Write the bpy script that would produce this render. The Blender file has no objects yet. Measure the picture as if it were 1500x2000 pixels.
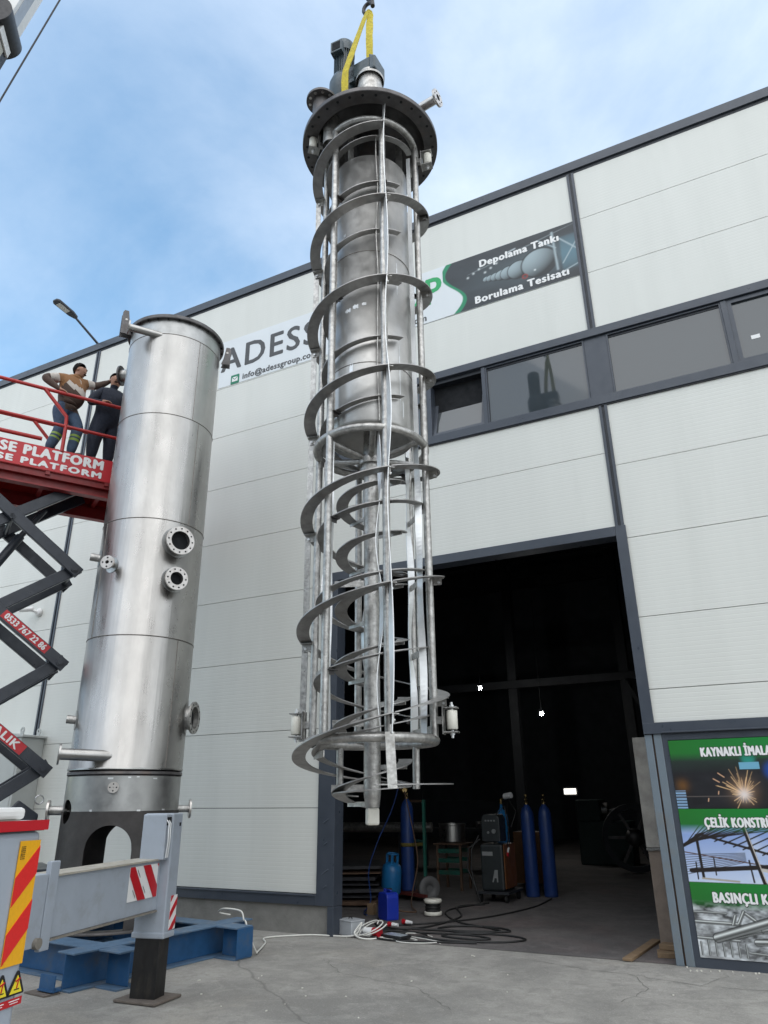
import bpy, bmesh, math, random
import numpy as np
from mathutils import Vector, Matrix
random.seed(7)
R = math.radians
S = bpy.context.scene
COL = S.collection

# ------------------------------------------------------------------ camera, sky, sun, exposure
CAMPOS = Vector((0, -8.776, 1.6))
cam = bpy.data.cameras.new("camera"); camo = bpy.data.objects.new("camera", cam); COL.objects.link(camo)
pit, yaw, rol = R(21.8942), R(-26.8344), R(-0.60259)
F = Vector((math.sin(yaw)*math.cos(pit), math.cos(yaw)*math.cos(pit), math.sin(pit)))
r0 = Vector((math.cos(yaw), -math.sin(yaw), 0)); u0 = r0.cross(F)
rr = math.cos(rol)*r0 + math.sin(rol)*u0; uu = -math.sin(rol)*r0 + math.cos(rol)*u0
camo.matrix_world = Matrix((( rr.x, uu.x, -F.x, CAMPOS.x), (rr.y, uu.y, -F.y, CAMPOS.y), (rr.z, uu.z, -F.z, CAMPOS.z), (0, 0, 0, 1)))
cam.sensor_fit = 'AUTO'; cam.sensor_width = 36; cam.lens = 24.992; cam.clip_end = 2000; cam.clip_start = .05
S.camera = camo

SUN_EL, SUN_AZ = R(56), R(150)       # azimuth clockwise from +Y
W = bpy.data.worlds.new("World"); S.world = W; W.use_nodes = True
nt = W.node_tree; N = nt.nodes; L = nt.links
bg = N["Background"]
sky = N.new("ShaderNodeTexSky"); sky.sky_type = 'NISHITA'; sky.sun_disc = False
sky.sun_elevation = SUN_EL; sky.sun_rotation = SUN_AZ; sky.air_density = 1.0; sky.dust_density = .8; sky.ozone_density = 1.3
tc = N.new("ShaderNodeTexCoord"); sx = N.new("ShaderNodeSeparateXYZ"); L.new(tc.outputs['Generated'], sx.inputs[0])
def wm(op, a, b=None, c=None, clamp=False):
    n = N.new("ShaderNodeMath"); n.operation = op; n.use_clamp = clamp
    for i, v in enumerate((a, b, c)):
        if v is None: continue
        if isinstance(v, (int, float)): n.inputs[i].default_value = v
        else: L.new(v, n.inputs[i])
    return n.outputs[0]
den = wm('ADD', wm('MAXIMUM', sx.outputs[2], 0), .22)
cx = wm('DIVIDE', sx.outputs[0], den); cy = wm('DIVIDE', sx.outputs[1], den)
cb = N.new("ShaderNodeCombineXYZ"); L.new(cx, cb.inputs[0]); L.new(cy, cb.inputs[1]); cb.inputs[2].default_value = 3.7
def wnoise(scale, detail, rough, dist=0.0):
    n = N.new("ShaderNodeTexNoise"); L.new(cb.outputs[0], n.inputs['Vector'])
    n.inputs['Scale'].default_value = scale; n.inputs['Detail'].default_value = detail
    n.inputs['Roughness'].default_value = rough; n.inputs['Distortion'].default_value = dist
    return n.outputs['Fac']
n1 = wnoise(1.1, 9, .58, .35); n2 = wnoise(.45, 3, .5, .2)
cov = wm('ADD', wm('ADD', wm('ADD', n1, wm('MULTIPLY', n2, .7)), wm('MULTIPLY', sx.outputs[0], .34)), wm('ADD', wm('MULTIPLY', sx.outputs[1], -.20), wm('MULTIPLY', sx.outputs[2], .10)))
cf = wm('MULTIPLY', wm('SUBTRACT', cov, .40), 1.6, clamp=True)
cf = wm('MULTIPLY', wm('POWER', cf, 1.25), .9)
mixn = N.new("ShaderNodeMix"); mixn.data_type = 'RGBA'
L.new(cf, mixn.inputs['Factor']); hs = N.new('ShaderNodeHueSaturation'); hs.inputs['Saturation'].default_value = 1.14; hs.inputs['Hue'].default_value = .484; hs.inputs['Value'].default_value = 1.28; L.new(sky.outputs[0], hs.inputs['Color']); L.new(hs.outputs[0], mixn.inputs[6]); mixn.inputs[7].default_value = (6.9, 7.2, 7.5, 1)
L.new(mixn.outputs[2], bg.inputs[0]); bg.inputs[1].default_value = .15

sun = bpy.data.lights.new("sun", 'SUN'); suno = bpy.data.objects.new("sun", sun); COL.objects.link(suno)
sun.energy = 0.6; sun.angle = R(75); sun.color = (1, .965, .91)
sdir = Vector((math.sin(SUN_AZ)*math.cos(SUN_EL), math.cos(SUN_AZ)*math.cos(SUN_EL), math.sin(SUN_EL)))
suno.rotation_euler = sdir.to_track_quat('Z', 'Y').to_euler(); suno.location = (0, -20, 40)
S.view_settings.view_transform = 'Standard'; S.view_settings.look = 'None'
S.view_settings.exposure = 0.60; S.view_settings.gamma = 1; S.view_settings.use_curve_mapping = False
S.cycles.max_bounces = 8; S.cycles.caustics_reflective = False; S.cycles.caustics_refractive = False

# ------------------------------------------------------------------ mesh builder
ORG = {}
def V(*a): return Vector(a)
def frame_z(ax):
    ax = Vector(ax).normalized()
    t = Vector((0, 0, 1)) if abs(ax.z) < .95 else Vector((1, 0, 0))
    x = t.cross(ax).normalized(); y = ax.cross(x)
    return x, y, ax
class MB:
    def __init__(s): s.v = []; s.f = []; s.m = []; s.s = []
    def add(s, vs, fs, m=0, sm=False):
        o = len(s.v); s.v += [tuple(v) for v in vs]
        for f in fs: s.f.append([i+o for i in f]); s.m.append(m); s.s.append(sm)
        return s
    def box(s, x0, x1, y0, y1, z0, z1, m=0):
        vs = [(x, y, z) for z in (z0, z1) for y in (y0, y1) for x in (x0, x1)]
        return s.add(vs, [(0,2,3,1),(4,5,7,6),(0,1,5,4),(2,6,7,3),(0,4,6,2),(1,3,7,5)], m)
    def obox(s, c, ax, ay, az, sx, sy, sz, m=0):
        c = Vector(c); ax = Vector(ax).normalized(); ay = Vector(ay).normalized(); az = Vector(az).normalized()
        vs = [c+ax*(x*sx/2)+ay*(y*sy/2)+az*(z*sz/2) for z in (-1,1) for y in (-1,1) for x in (-1,1)]
        return s.add(vs, [(0,2,3,1),(4,5,7,6),(0,1,5,4),(2,6,7,3),(0,4,6,2),(1,3,7,5)], m)
    def bar(s, p0, p1, w, h, up=(0,0,1), m=0):
        p0 = Vector(p0); p1 = Vector(p1); a = (p1-p0); l = a.length; a.normalize()
        b = Vector(up).cross(a)
        if b.length < 1e-4: b = Vector((1,0,0)).cross(a)
        b.normalize(); c = a.cross(b)
        return s.obox((p0+p1)/2, a, b, c, l, w, h, m)
    def cyl(s, p0, p1, r0, r1=None, n=20, caps=True, m=0):
        r1 = r0 if r1 is None else r1
        p0 = Vector(p0); p1 = Vector(p1); x, y, z = frame_z(p1-p0)
        A = [(math.cos(2*math.pi*i/n), math.sin(2*math.pi*i/n)) for i in range(n)]
        vs = [p0+x*c*r0+y*d*r0 for c, d in A]+[p1+x*c*r1+y*d*r1 for c, d in A]
        s.add(vs, [(i, (i+1) % n, n+(i+1) % n, n+i) for i in range(n)], m, True)
        if caps: s.add(vs[:n], [tuple(range(n))[::-1]], m); s.add(vs[n:], [tuple(range(n))], m)
        return s
    def tube(s, pts, r, n=8, closed=False, m=0):
        pts = [Vector(p) for p in pts]; k = len(pts); vs = []; x = None
        for i, p in enumerate(pts):
            a = pts[(i+1) % k]-pts[i-1] if (closed or 0 < i < k-1) else (pts[1]-pts[0] if i == 0 else pts[-1]-pts[-2])
            a.normalize()
            if x is None: x, y, _ = frame_z(a)
            x = (x-a*x.dot(a)).normalized(); y = a.cross(x)
            for j in range(n):
                t = 2*math.pi*j/n; vs.append(p+x*math.cos(t)*r+y*math.sin(t)*r)
        fs = []
        for i in range(k if closed else k-1):
            for j in range(n):
                i2 = (i+1) % k; fs.append((i*n+j, i*n+(j+1) % n, i2*n+(j+1) % n, i2*n+j))
        s.add(vs, fs, m, True)
        if not closed:
            s.add(vs[:n], [tuple(range(n))[::-1]], m); s.add(vs[-n:], [tuple(range(n))], m)
        return s
    def lathe(s, prof, c, ax=(0,0,1), n=48, m=0, sm=True):
        c = Vector(c); x, y, z = frame_z(ax); vs = []
        for r, h in prof:
            for j in range(n):
                t = 2*math.pi*j/n; vs.append(c+z*h+x*math.cos(t)*r+y*math.sin(t)*r)
        fs = [(i*n+j, i*n+(j+1) % n, (i+1)*n+(j+1) % n, (i+1)*n+j) for i in range(len(prof)-1) for j in range(n)]
        return s.add(vs, fs, m, sm)
    def ringplate(s, c, ax, ri, ro, t, n=40, m=0):
        h = t/2
        for a, b in (((ri,-h),(ro,-h)), ((ro,-h),(ro,h)), ((ro,h),(ri,h)), ((ri,h),(ri,-h))): s.lathe([a, b], c, ax, n, m)
        return s
    def torus(s, c, ax, Rr, r, n=72, k=12, m=0):
        x, y, z = frame_z(ax); c = Vector(c)
        return s.tube([c+x*math.cos(2*math.pi*i/n)*Rr+y*math.sin(2*math.pi*i/n)*Rr for i in range(n)], r, k, True, m)
    def prism(s, poly, o, ax, ay, t, m=0):
        o = Vector(o); ax = Vector(ax); ay = Vector(ay); az = ax.cross(ay).normalized(); n = len(poly)
        a = [o+ax*p[0]+ay*p[1]-az*t/2 for p in poly]; b = [v+az*t for v in a]
        s.add(a+b, [tuple(range(n))[::-1], tuple(range(n, 2*n))]+[(i, (i+1) % n, n+(i+1) % n, n+i) for i in range(n)], m)
        return s
    def build(s, name, mats, parent=None, bevel=0, loc=None):
        me = bpy.data.meshes.new(name)
        org = ORG[parent.name] if parent is not None else Vector(loc if loc is not None else (0,0,0))
        me.from_pydata([(v[0]-org.x, v[1]-org.y, v[2]-org.z) for v in s.v], [], s.f)
        for m in (mats if isinstance(mats, (list, tuple)) else [mats]): me.materials.append(m)
        me.polygons.foreach_set('material_index', s.m); me.polygons.foreach_set('use_smooth', s.s)
        me.update()
        o = bpy.data.objects.new(name, me); COL.objects.link(o)
        if parent is not None: o.parent = parent
        else: o.location = org
        ORG[o.name] = org
        if bevel:
            b = o.modifiers.new("bevel", 'BEVEL'); b.width = bevel; b.segments = 2; b.limit_method = 'ANGLE'; b.angle_limit = R(50)
        return o
def tag(o, label=None, cat=None, group=None, kind=None):
    if label: o['label'] = label
    if cat: o['category'] = cat
    if group: o['group'] = group
    if kind: o['kind'] = kind
    return o
def thing(name, loc, label, cat, group=None):
    o = bpy.data.objects.new(name, None); COL.objects.link(o); o.location = loc; o.empty_display_size = .2
    ORG[o.name] = Vector(loc); return tag(o, label, cat, group)
def raw_obj(name, me, mats, parent):
    for m in (mats if isinstance(mats, (list, tuple)) else [mats]): me.materials.append(m)
    org = ORG[parent.name]; me.transform(Matrix.Translation(-org))
    o = bpy.data.objects.new(name, me); COL.objects.link(o); o.parent = parent; ORG[o.name] = org; return o

# ------------------------------------------------------------------ materials
def lin(c): return tuple((x/12.92 if x <= .04045 else ((x+.055)/1.055)**2.4) for x in c)
def mat(name, col, rough=.5, metal=0.0, var=.12, vscale=6, var2=None, v2amt=.0, v2scale=1.5, bump=.0, bscale=60, rvar=.1, stretch=(1,1,1), spec=.5, aniso=0.0, grain=0.0, gscale=(3,3,160)):
    m = bpy.data.materials.new(name); m.use_nodes = True; t = m.node_tree; n = t.nodes; l = t.links; b = n["Principled BSDF"]
    b.inputs['Metallic'].default_value = metal; b.inputs['Specular IOR Level'].default_value = spec
    tcn = n.new("ShaderNodeTexCoord"); mp = n.new("ShaderNodeMapping"); mp.inputs['Scale'].default_value = stretch
    l.new(tcn.outputs['Object'], mp.inputs[0])
    def noise(sc, det=6, ro=.6, vec=None):
        q = n.new("ShaderNodeTexNoise"); q.inputs['Scale'].default_value = sc; q.inputs['Detail'].default_value = det; q.inputs['Roughness'].default_value = ro
        l.new(vec or mp.outputs[0], q.inputs['Vector']); return q.outputs['Fac']
    def mr(x, a, bb, c, d):
        q = n.new("ShaderNodeMapRange"); q.inputs[1].default_value = a; q.inputs[2].default_value = bb; q.inputs[3].default_value = c; q.inputs[4].default_value = d
        l.new(x, q.inputs[0]); return q.outputs[0]
    f = noise(vscale)
    sc = n.new("ShaderNodeMix"); sc.data_type = 'RGBA'; sc.blend_type = 'MIX'
    sc.inputs[6].default_value = (*[x*(1-var) for x in col[:3]], 1); sc.inputs[7].default_value = (*[min(1, x*(1+var)) for x in col[:3]], 1)
    l.new(mr(f, .3, .7, 0, 1), sc.inputs[0]); out = sc.outputs[2]
    if var2 is not None:
        q = n.new("ShaderNodeMix"); q.data_type = 'RGBA'; l.new(out, q.inputs[6]); q.inputs[7].default_value = (*var2[:3], 1)
        l.new(mr(noise(v2scale, 8, .68), .52, .72, 0, v2amt), q.inputs[0]); out = q.outputs[2]
    l.new(out, b.inputs['Base Color'])
    l.new(mr(noise(vscale*1.7), .3, .7, max(.02, rough-rvar), min(1, rough+rvar)), b.inputs['Roughness'])
    hsrc = None
    if bump: hsrc = (noise(bscale, 4), bump, .01)
    if grain:
        m2 = n.new("ShaderNodeMapping"); m2.inputs['Scale'].default_value = gscale; l.new(tcn.outputs['Object'], m2.inputs[0])
        hsrc = (noise(1.0, 5, .6, m2.outputs[0]), grain, .01)
    if hsrc:
        bp = n.new("ShaderNodeBump"); l.new(hsrc[0], bp.inputs['Height']); bp.inputs['Strength'].default_value = hsrc[1]; bp.inputs['Distance'].default_value = hsrc[2]
        l.new(bp.outputs[0], b.inputs['Normal'])
    if aniso:
        b.inputs['Anisotropic'].default_value = aniso
        tg = n.new("ShaderNodeTangent"); tg.direction_type = 'RADIAL'; tg.axis = 'Z'; l.new(tg.outputs[0], b.inputs['Tangent'])
    return m
def emat(name, col, st):
    m = bpy.data.materials.new(name); m.use_nodes = True; b = m.node_tree.nodes["Principled BSDF"]
    b.inputs['Base Color'].default_value = (*col, 1); b.inputs['Emission Color'].default_value = (*col, 1); b.inputs['Emission Strength'].default_value = st
    return m
def attr_mat(name, rough=.35):
    m = bpy.data.materials.new(name); m.use_nodes = True; t = m.node_tree; b = t.nodes["Principled BSDF"]
    a = t.nodes.new("ShaderNodeAttribute"); a.attribute_name = 'print'; t.links.new(a.outputs['Color'], b.inputs['Base Color'])
    b.inputs['Roughness'].default_value = rough; return m
M = {}
M['steel'] = mat('pickled stainless steel', (.42,.41,.39), .40, .85, .32, 22, (.20,.18,.16), .6, 8, bump=.25, bscale=45, rvar=.15)
M['steel_dark'] = mat('dark raw steel', (.12,.115,.115), .5, .8, .3, 8, (.16,.10,.07), .5, 5, bump=.1)
M['cover_steel'] = mat('dark oiled steel', (.115,.11,.11), .48, .75, .3, 7, (.13,.10,.08), .5, 6, bump=.1)
M['ribbon'] = mat('cut steel plate', (.36,.35,.34), .44, .85, .2, 12, (.24,.21,.19), .5, 5, bump=.12, bscale=80)
M['drum'] = mat('brushed steel drum', (.45,.44,.42), .43, .88, .14, 5, (.30,.29,.275), .35, 3, grain=.05, gscale=(2,2,60))
M['bright'] = mat('ground steel and painted sky sheen', (.74,.75,.75), .38, .55, .06, 10)  # pale base carries the sky's reflection on the flat bars; also bare ground metal
M['shell'] = mat('brushed tank shell', (.375,.366,.35), .30, 1.0, .10, 4, (.25,.243,.23), .45, 1.3, grain=1.0, gscale=(4.2,4.2,.10), rvar=.05, aniso=.5, stretch=(1,1,.45))
M['shell_band'] = mat('dull stainless band', (.40,.40,.39), .42, .9, .14, 6, (.28,.275,.26), .5, 3, bump=.08, bscale=30)
M['weld'] = mat('weld bead', (.25,.23,.21), .5, .9, .3, 30, bump=.5, bscale=120)
M['skirt'] = mat('black carbon steel', (.075,.07,.068), .55, .6, .25, 5, (.10,.08,.065), .6, 3, bump=.12, bscale=50)
M['clean_flange'] = mat('machined flange', (.55,.52,.49), .34, .9, .12, 20, (.30,.22,.17), .5, 9)
M['hole'] = mat('painted hollow shade', (.006,.007,.009), .9, 0, .1)  # near-black colour stands for the shade inside bores, slots and openings
M['nylon'] = mat('white nylon', (.72,.70,.62), .45, 0, .08, 20, (.5,.47,.40), .4, 9)
M['anthracite'] = mat('anthracite trim', (.050,.060,.078), .36, 0, .08, 4, (.085,.09,.10), .25, 2, bump=.03, bscale=8)
M['anth_dark'] = mat('dark anthracite and shade lines', (.018,.021,.028), .5, 0, .1)  # dark joints and lamp head; also painted shade lines under trim and sill
M['plinth'] = mat('plinth concrete', (.21,.205,.19), .85, 0, .14, 6, (.13,.125,.115), .6, 2.2, bump=.3, bscale=40)
M['grey_post'] = mat('grey blue painted post', (.15,.185,.215), .45, 0, .08, 5, (.19,.17,.13), .35, 4, bump=.05, bscale=30)
M['pillar'] = mat('stained concrete pillar', (.36,.335,.30), .85, 0, .22, 6, (.22,.19,.16), .6, 2.5, bump=.3, bscale=50)
M['inside'] = mat('interior cladding darkened for shade', (.060,.070,.082), .85, 0, .2, 2)  # shade of the deep hall is put into this low bluish base colour
M['inside_steel'] = mat('interior steel darkened for shade', (.020,.023,.028), .6, 0, .2, 2)  # darkened base puts the hall's shade into its beams and fittings
M['yellow'] = mat('yellow webbing', (.52,.42,.028), .75, 0, .18, 30, (.20,.15,.03), .75, 16, bump=.3, bscale=120)
M['hook'] = mat('hook black steel', (.03,.03,.032), .45, .4, .2, 20)
M['motor'] = mat('blue grey gearmotor paint', (.040,.062,.075), .42, 0, .15, 15, (.06,.075,.085), .5, 6, bump=.06, bscale=40)
M['crane_white'] = mat('white crane paint', (.72,.72,.70), .4, 0, .05, 6, (.35,.32,.28), .35, 7, bump=.03)
M['crane_grey'] = mat('light grey crane paint', (.36,.40,.455), .38, 0, .06, 4, (.22,.215,.20), .35, 6, bump=.03, bscale=20)
M['crane_dark'] = mat('worn black steel leg', (.022,.021,.021), .45, .3, .3, 10, (.09,.075,.055), .5, 7, bump=.1, bscale=40, stretch=(1,1,.35))
M['pad'] = mat('rusty steel pad', (.16,.135,.115), .75, .2, .2, 10, (.10,.08,.065), .5, 6, bump=.15)
M['grime'] = mat('grey grime', (.22,.20,.17), .8, 0, .2, 20)
M['red'] = mat('red sticker', (.50,.012,.020), .38, 0, .05, 10)
M['redpaint'] = mat('red platform paint', (.42,.022,.018), .4, 0, .12, 8, (.25,.03,.025), .5, 6, bump=.05)
M['reddark'] = mat('deep red platform frame', (.22,.012,.012), .45, 0, .15, 8, (.12,.012,.012), .5, 5)
M['white'] = mat('white print', (.80,.80,.79), .45, 0, .03, 10)
M['hazyellow'] = mat('yellow reflective', (.85,.42,.012), .42, 0, .05, 60, bump=.15, bscale=220)
M['hazred'] = mat('red reflective', (.72,.022,.02), .42, 0, .05, 60, bump=.15, bscale=220)
M['signyellow'] = mat('yellow warning', (.83,.68,.03), .4, 0, .03)
M['black'] = mat('black print', (.012,.012,.014), .5, 0, .05)
M['lift'] = mat('dark blue grey lift arm', (.022,.027,.038), .36, 0, .12, 8, (.05,.05,.055), .35, 6, bump=.04, bscale=40)
M['chrome'] = mat('chrome pin', (.5,.5,.5), .3, 1, .1)
M['bluebeam'] = mat('blue painted beam', (.020,.090,.215), .5, 0, .2, 5, (.085,.09,.095), .7, 5, bump=.08, bscale=40)
M['bluedust'] = mat('dusty blue flange', (.085,.15,.235), .6, 0, .18, 6, (.19,.19,.185), .8, 4, bump=.08, bscale=40)
M['gasblue'] = mat('dark blue gas cylinder', (.016,.048,.19), .42, 0, .12, 5, (.05,.075,.13), .4, 4, bump=.06, bscale=30)
M['lightblue'] = mat('light blue gas bottle', (.015,.15,.36), .4, 0, .1, 8, (.10,.12,.13), .35, 5)
M['jerry'] = mat('blue plastic canister', (.012,.035,.36), .38, 0, .06, 6)
M['brass'] = mat('brass valve', (.25,.18,.08), .4, .9, .15, 20)
M['green'] = mat('green cart frame', (.015,.10,.075), .5, 0, .2, 8, (.10,.07,.04), .5, 6)
M['weldcase'] = mat('welder dark grey case', (.022,.027,.029), .45, 0, .12, 10)
M['orange'] = mat('orange panel', (.17,.06,.012), .5, 0, .1)
M['rubber'] = mat('black rubber', (.012,.012,.012), .7, 0, .15, 20)
M['cable'] = mat('black cable', (.018,.018,.018), .55, 0, .15, 20)
M['whitecable'] = mat('white cable', (.68,.67,.62), .5, 0, .06, 20)
M['rust'] = mat('rusty plate', (.14,.085,.055), .8, .2, .35, 6, (.06,.05,.045), .6, 3)
M['wood'] = mat('weathered wood', (.23,.155,.09), .8, 0, .2, 8, (.12,.08,.05), .5, 5, stretch=(1,1,1), bump=.2)
M['greybox'] = mat('light grey box', (.42,.44,.46), .45, 0, .04, 8)
M['cabinet'] = mat('pale grey cabinet', (.44,.455,.44), .5, 0, .04, 5, (.36,.37,.35), .4, 3)
M['redplug'] = mat('red plug plastic', (.42,.01,.02), .4, 0, .05)
M['skin'] = mat('skin', (.36,.19,.125), .55, 0, .08, 30)
M['hair'] = mat('dark hair', (.010,.008,.007), .9, 0, .3, 60, spec=.15)
M['tan'] = mat('brown hoodie yoke', (.24,.115,.045), .85, 0, .1, 25, bump=.9, bscale=13)
M['cream'] = mat('cream hoodie band', (.52,.47,.42), .85, 0, .08, 25, bump=.9, bscale=13)
M['brown'] = mat('dark brown hoodie', (.075,.048,.036), .85, 0, .1, 25, bump=.9, bscale=13)
M['jeans'] = mat('blue work jeans', (.045,.075,.125), .85, 0, .2, 18, bump=.9, bscale=11)
M['navy'] = mat('navy work clothes', (.010,.014,.027), .85, 0, .2, 18, bump=.9, bscale=11)
M['hivis'] = mat('lime reflective stripe', (.24,.36,.05), .5, 0, .05)
M['shoe'] = mat('dark shoe', (.05,.045,.04), .6, 0, .2)
M['bannerwhite'] = mat('white banner', (.70,.735,.755), .45, 0, .02, 3)
M['lettergrey'] = mat('dark grey lettering', (.065,.066,.068), .5, 0, .03)
M['lettergreen'] = mat('green lettering', (.02,.36,.12), .5, 0, .03)
M['icongreen'] = mat('teal green icon', (.008,.19,.10), .5, 0, .03)
M['lampwhite'] = mat('lamp lens', (.5,.5,.46), .4, 0, .05)
M['camwhite'] = mat('white camera plastic', (.75,.75,.74), .4, 0, .03)
M['opp'] = mat('opposite wall', (.20,.205,.21), .7, 0, .1, 1)
M['lampemit'] = emat('workshop lamp', (1, .99, .95), 220)
M['slotemit'] = emat('lit opening', (1, .96, .88), 1.6)
M['sheet_dark'] = mat('dark sheet stack', (.045,.045,.05), .6, .4, .3, 6)

def facade_mat():
    m = mat('white ribbed cladding', (.675,.682,.640), .5, 0, .025, 1.2, (.57,.58,.54), .30, 1.0, stretch=(2.2,1,.22))
    t = m.node_tree; n = t.nodes; l = t.links; b = n["Principled BSDF"]
    tcn = n.new("ShaderNodeTexCoord"); sp = n.new("ShaderNodeSeparateXYZ"); l.new(tcn.outputs['Object'], sp.inputs[0])
    ns = n.new("ShaderNodeTexNoise"); ns.inputs['Scale'].default_value = .8; l.new(tcn.outputs['Object'], ns.inputs['Vector'])
    a = n.new("ShaderNodeMath"); a.operation = 'DIVIDE'; l.new(sp.outputs[2], a.inputs[0]); a.inputs[1].default_value = .0511
    fr = n.new("ShaderNodeMath"); fr.operation = 'FRACT'; l.new(a.outputs[0], fr.inputs[0])
    pp = n.new("ShaderNodeMath"); pp.operation = 'PINGPONG'; l.new(fr.outputs[0], pp.inputs[0]); pp.inputs[1].default_value = .5
    mr = n.new("ShaderNodeMapRange"); mr.interpolation_type = 'SMOOTHSTEP'; l.new(pp.outputs[0], mr.inputs[0]); mr.inputs[1].default_value = 0; mr.inputs[2].default_value = .16
    fine = n.new("ShaderNodeTexNoise"); fine.inputs['Scale'].default_value = 110; l.new(tcn.outputs['Object'], fine.inputs['Vector'])
    ad = n.new("ShaderNodeMath"); ad.operation = 'MULTIPLY_ADD'; l.new(fine.outputs[0], ad.inputs[0]); ad.inputs[1].default_value = .5; l.new(mr.outputs[0], ad.inputs[2])
    bp = n.new("ShaderNodeBump"); bp.inputs['Strength'].default_value = .22; bp.inputs['Distance'].default_value = .004; l.new(ad.outputs[0], bp.inputs['Height'])
    l.new(bp.outputs[0], b.inputs['Normal'])
    return m
M['facade'] = facade_mat()

def glass_mat():
    m = bpy.data.materials.new('dark coated glass'); m.use_nodes = True; b = m.node_tree.nodes["Principled BSDF"]
    n = m.node_tree.nodes; l = m.node_tree.links
    tcn = n.new("ShaderNodeTexCoord"); ns = n.new("ShaderNodeTexNoise"); ns.inputs['Scale'].default_value = 1.3; l.new(tcn.outputs['Object'], ns.inputs['Vector'])
    mr = n.new("ShaderNodeMapRange"); mr.inputs[3].default_value = .015; mr.inputs[4].default_value = .07; l.new(ns.outputs[0], mr.inputs[0]); l.new(mr.outputs[0], b.inputs['Roughness'])
    b.inputs['Base Color'].default_value = (.045,.055,.062,1); b.inputs['IOR'].default_value = 1.72; b.inputs['Specular IOR Level'].default_value = .5
    return m
M['glass'] = glass_mat()

def ground_mat(name, base, dark, warm, crack=True):
    m = bpy.data.materials.new(name); m.use_nodes = True; t = m.node_tree; n = t.nodes; l = t.links; b = n["Principled BSDF"]
    tcn = n.new("ShaderNodeTexCoord"); O = tcn.outputs['Object']
    def noise(sc, det=8, ro=.6, dist=0):
        q = n.new("ShaderNodeTexNoise"); q.inputs['Scale'].default_value = sc; q.inputs['Detail'].default_value = det; q.inputs['Roughness'].default_value = ro; q.inputs['Distortion'].default_value = dist
        l.new(O, q.inputs['Vector']); return q.outputs['Fac']
    def mr(x, a, bb, c, d):
        q = n.new("ShaderNodeMapRange"); q.inputs[1].default_value = a; q.inputs[2].default_value = bb; q.inputs[3].default_value = c; q.inputs[4].default_value = d; l.new(x, q.inputs[0]); return q.outputs[0]
    def mix(f, a, c, amt=None):
        q = n.new("ShaderNodeMix"); q.data_type = 'RGBA'; l.new(f, q.inputs[0])
        if isinstance(a, tuple): q.inputs[6].default_value = (*a, 1)
        else: l.new(a, q.inputs[6])
        q.inputs[7].default_value = (*c, 1); return q.outputs[2]
    c = mix(mr(noise(.9, 10, .65, .4), .40, .62, 0, .95), base, dark)
    c = mix(mr(noise(2.6, 9, .7, 1.2), .50, .70, 0, .55), c, tuple(x*1.28 for x in base))
    c = mix(mr(noise(.55, 6, .6, .8), .55, .75, 0, .5), c, warm)
    c = mix(mr(noise(5.5, 8, .72, .6), .48, .64, 0, .6), c, tuple(x*.62 for x in base)); c = mix(mr(noise(20, 6, .75), .54, .70, 0, .6), c, tuple(x*.55 for x in base))
    c = mix(mr(noise(60, 3, .7), .56, .72, 0, .6), c, tuple(min(1, x*1.6) for x in base))
    if crack:
        vo = n.new("ShaderNodeTexVoronoi"); vo.feature = 'DISTANCE_TO_EDGE'; vo.inputs['Scale'].default_value = .17
        nn = n.new("ShaderNodeTexNoise"); nn.inputs['Scale'].default_value = 2.2; nn.inputs['Detail'].default_value = 6; l.new(O, nn.inputs['Vector'])
        ad = n.new("ShaderNodeMix"); ad.data_type = 'VECTOR'; ad.inputs[0].default_value = .16; l.new(O, ad.inputs[4]); l.new(nn.outputs['Color'], ad.inputs[5]); l.new(ad.outputs[1], vo.inputs['Vector'])
        c = mix(mr(vo.outputs['Distance'], 0, .0022, .6, 0), c, tuple(x*.35 for x in base))
    l.new(c, b.inputs['Base Color']); b.inputs['Roughness'].default_value = .85
    ad2 = n.new("ShaderNodeMath"); ad2.operation = 'ADD'; l.new(noise(9, 8, .7), ad2.inputs[0]); l.new(noise(60, 4, .6), ad2.inputs[1])
    bp = n.new("ShaderNodeBump"); bp.inputs['Strength'].default_value = .35; bp.inputs['Distance'].default_value = .02; l.new(ad2.outputs[0], bp.inputs['Height']); l.new(bp.outputs[0], b.inputs['Normal'])
    return m
M['yard'] = ground_mat('yard concrete', (.345,.328,.297), (.232,.222,.203), (.35,.31,.25))
M['floor'] = ground_mat('workshop floor', (.155,.142,.135), (.09,.083,.082), (.19,.115,.105), False)

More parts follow.
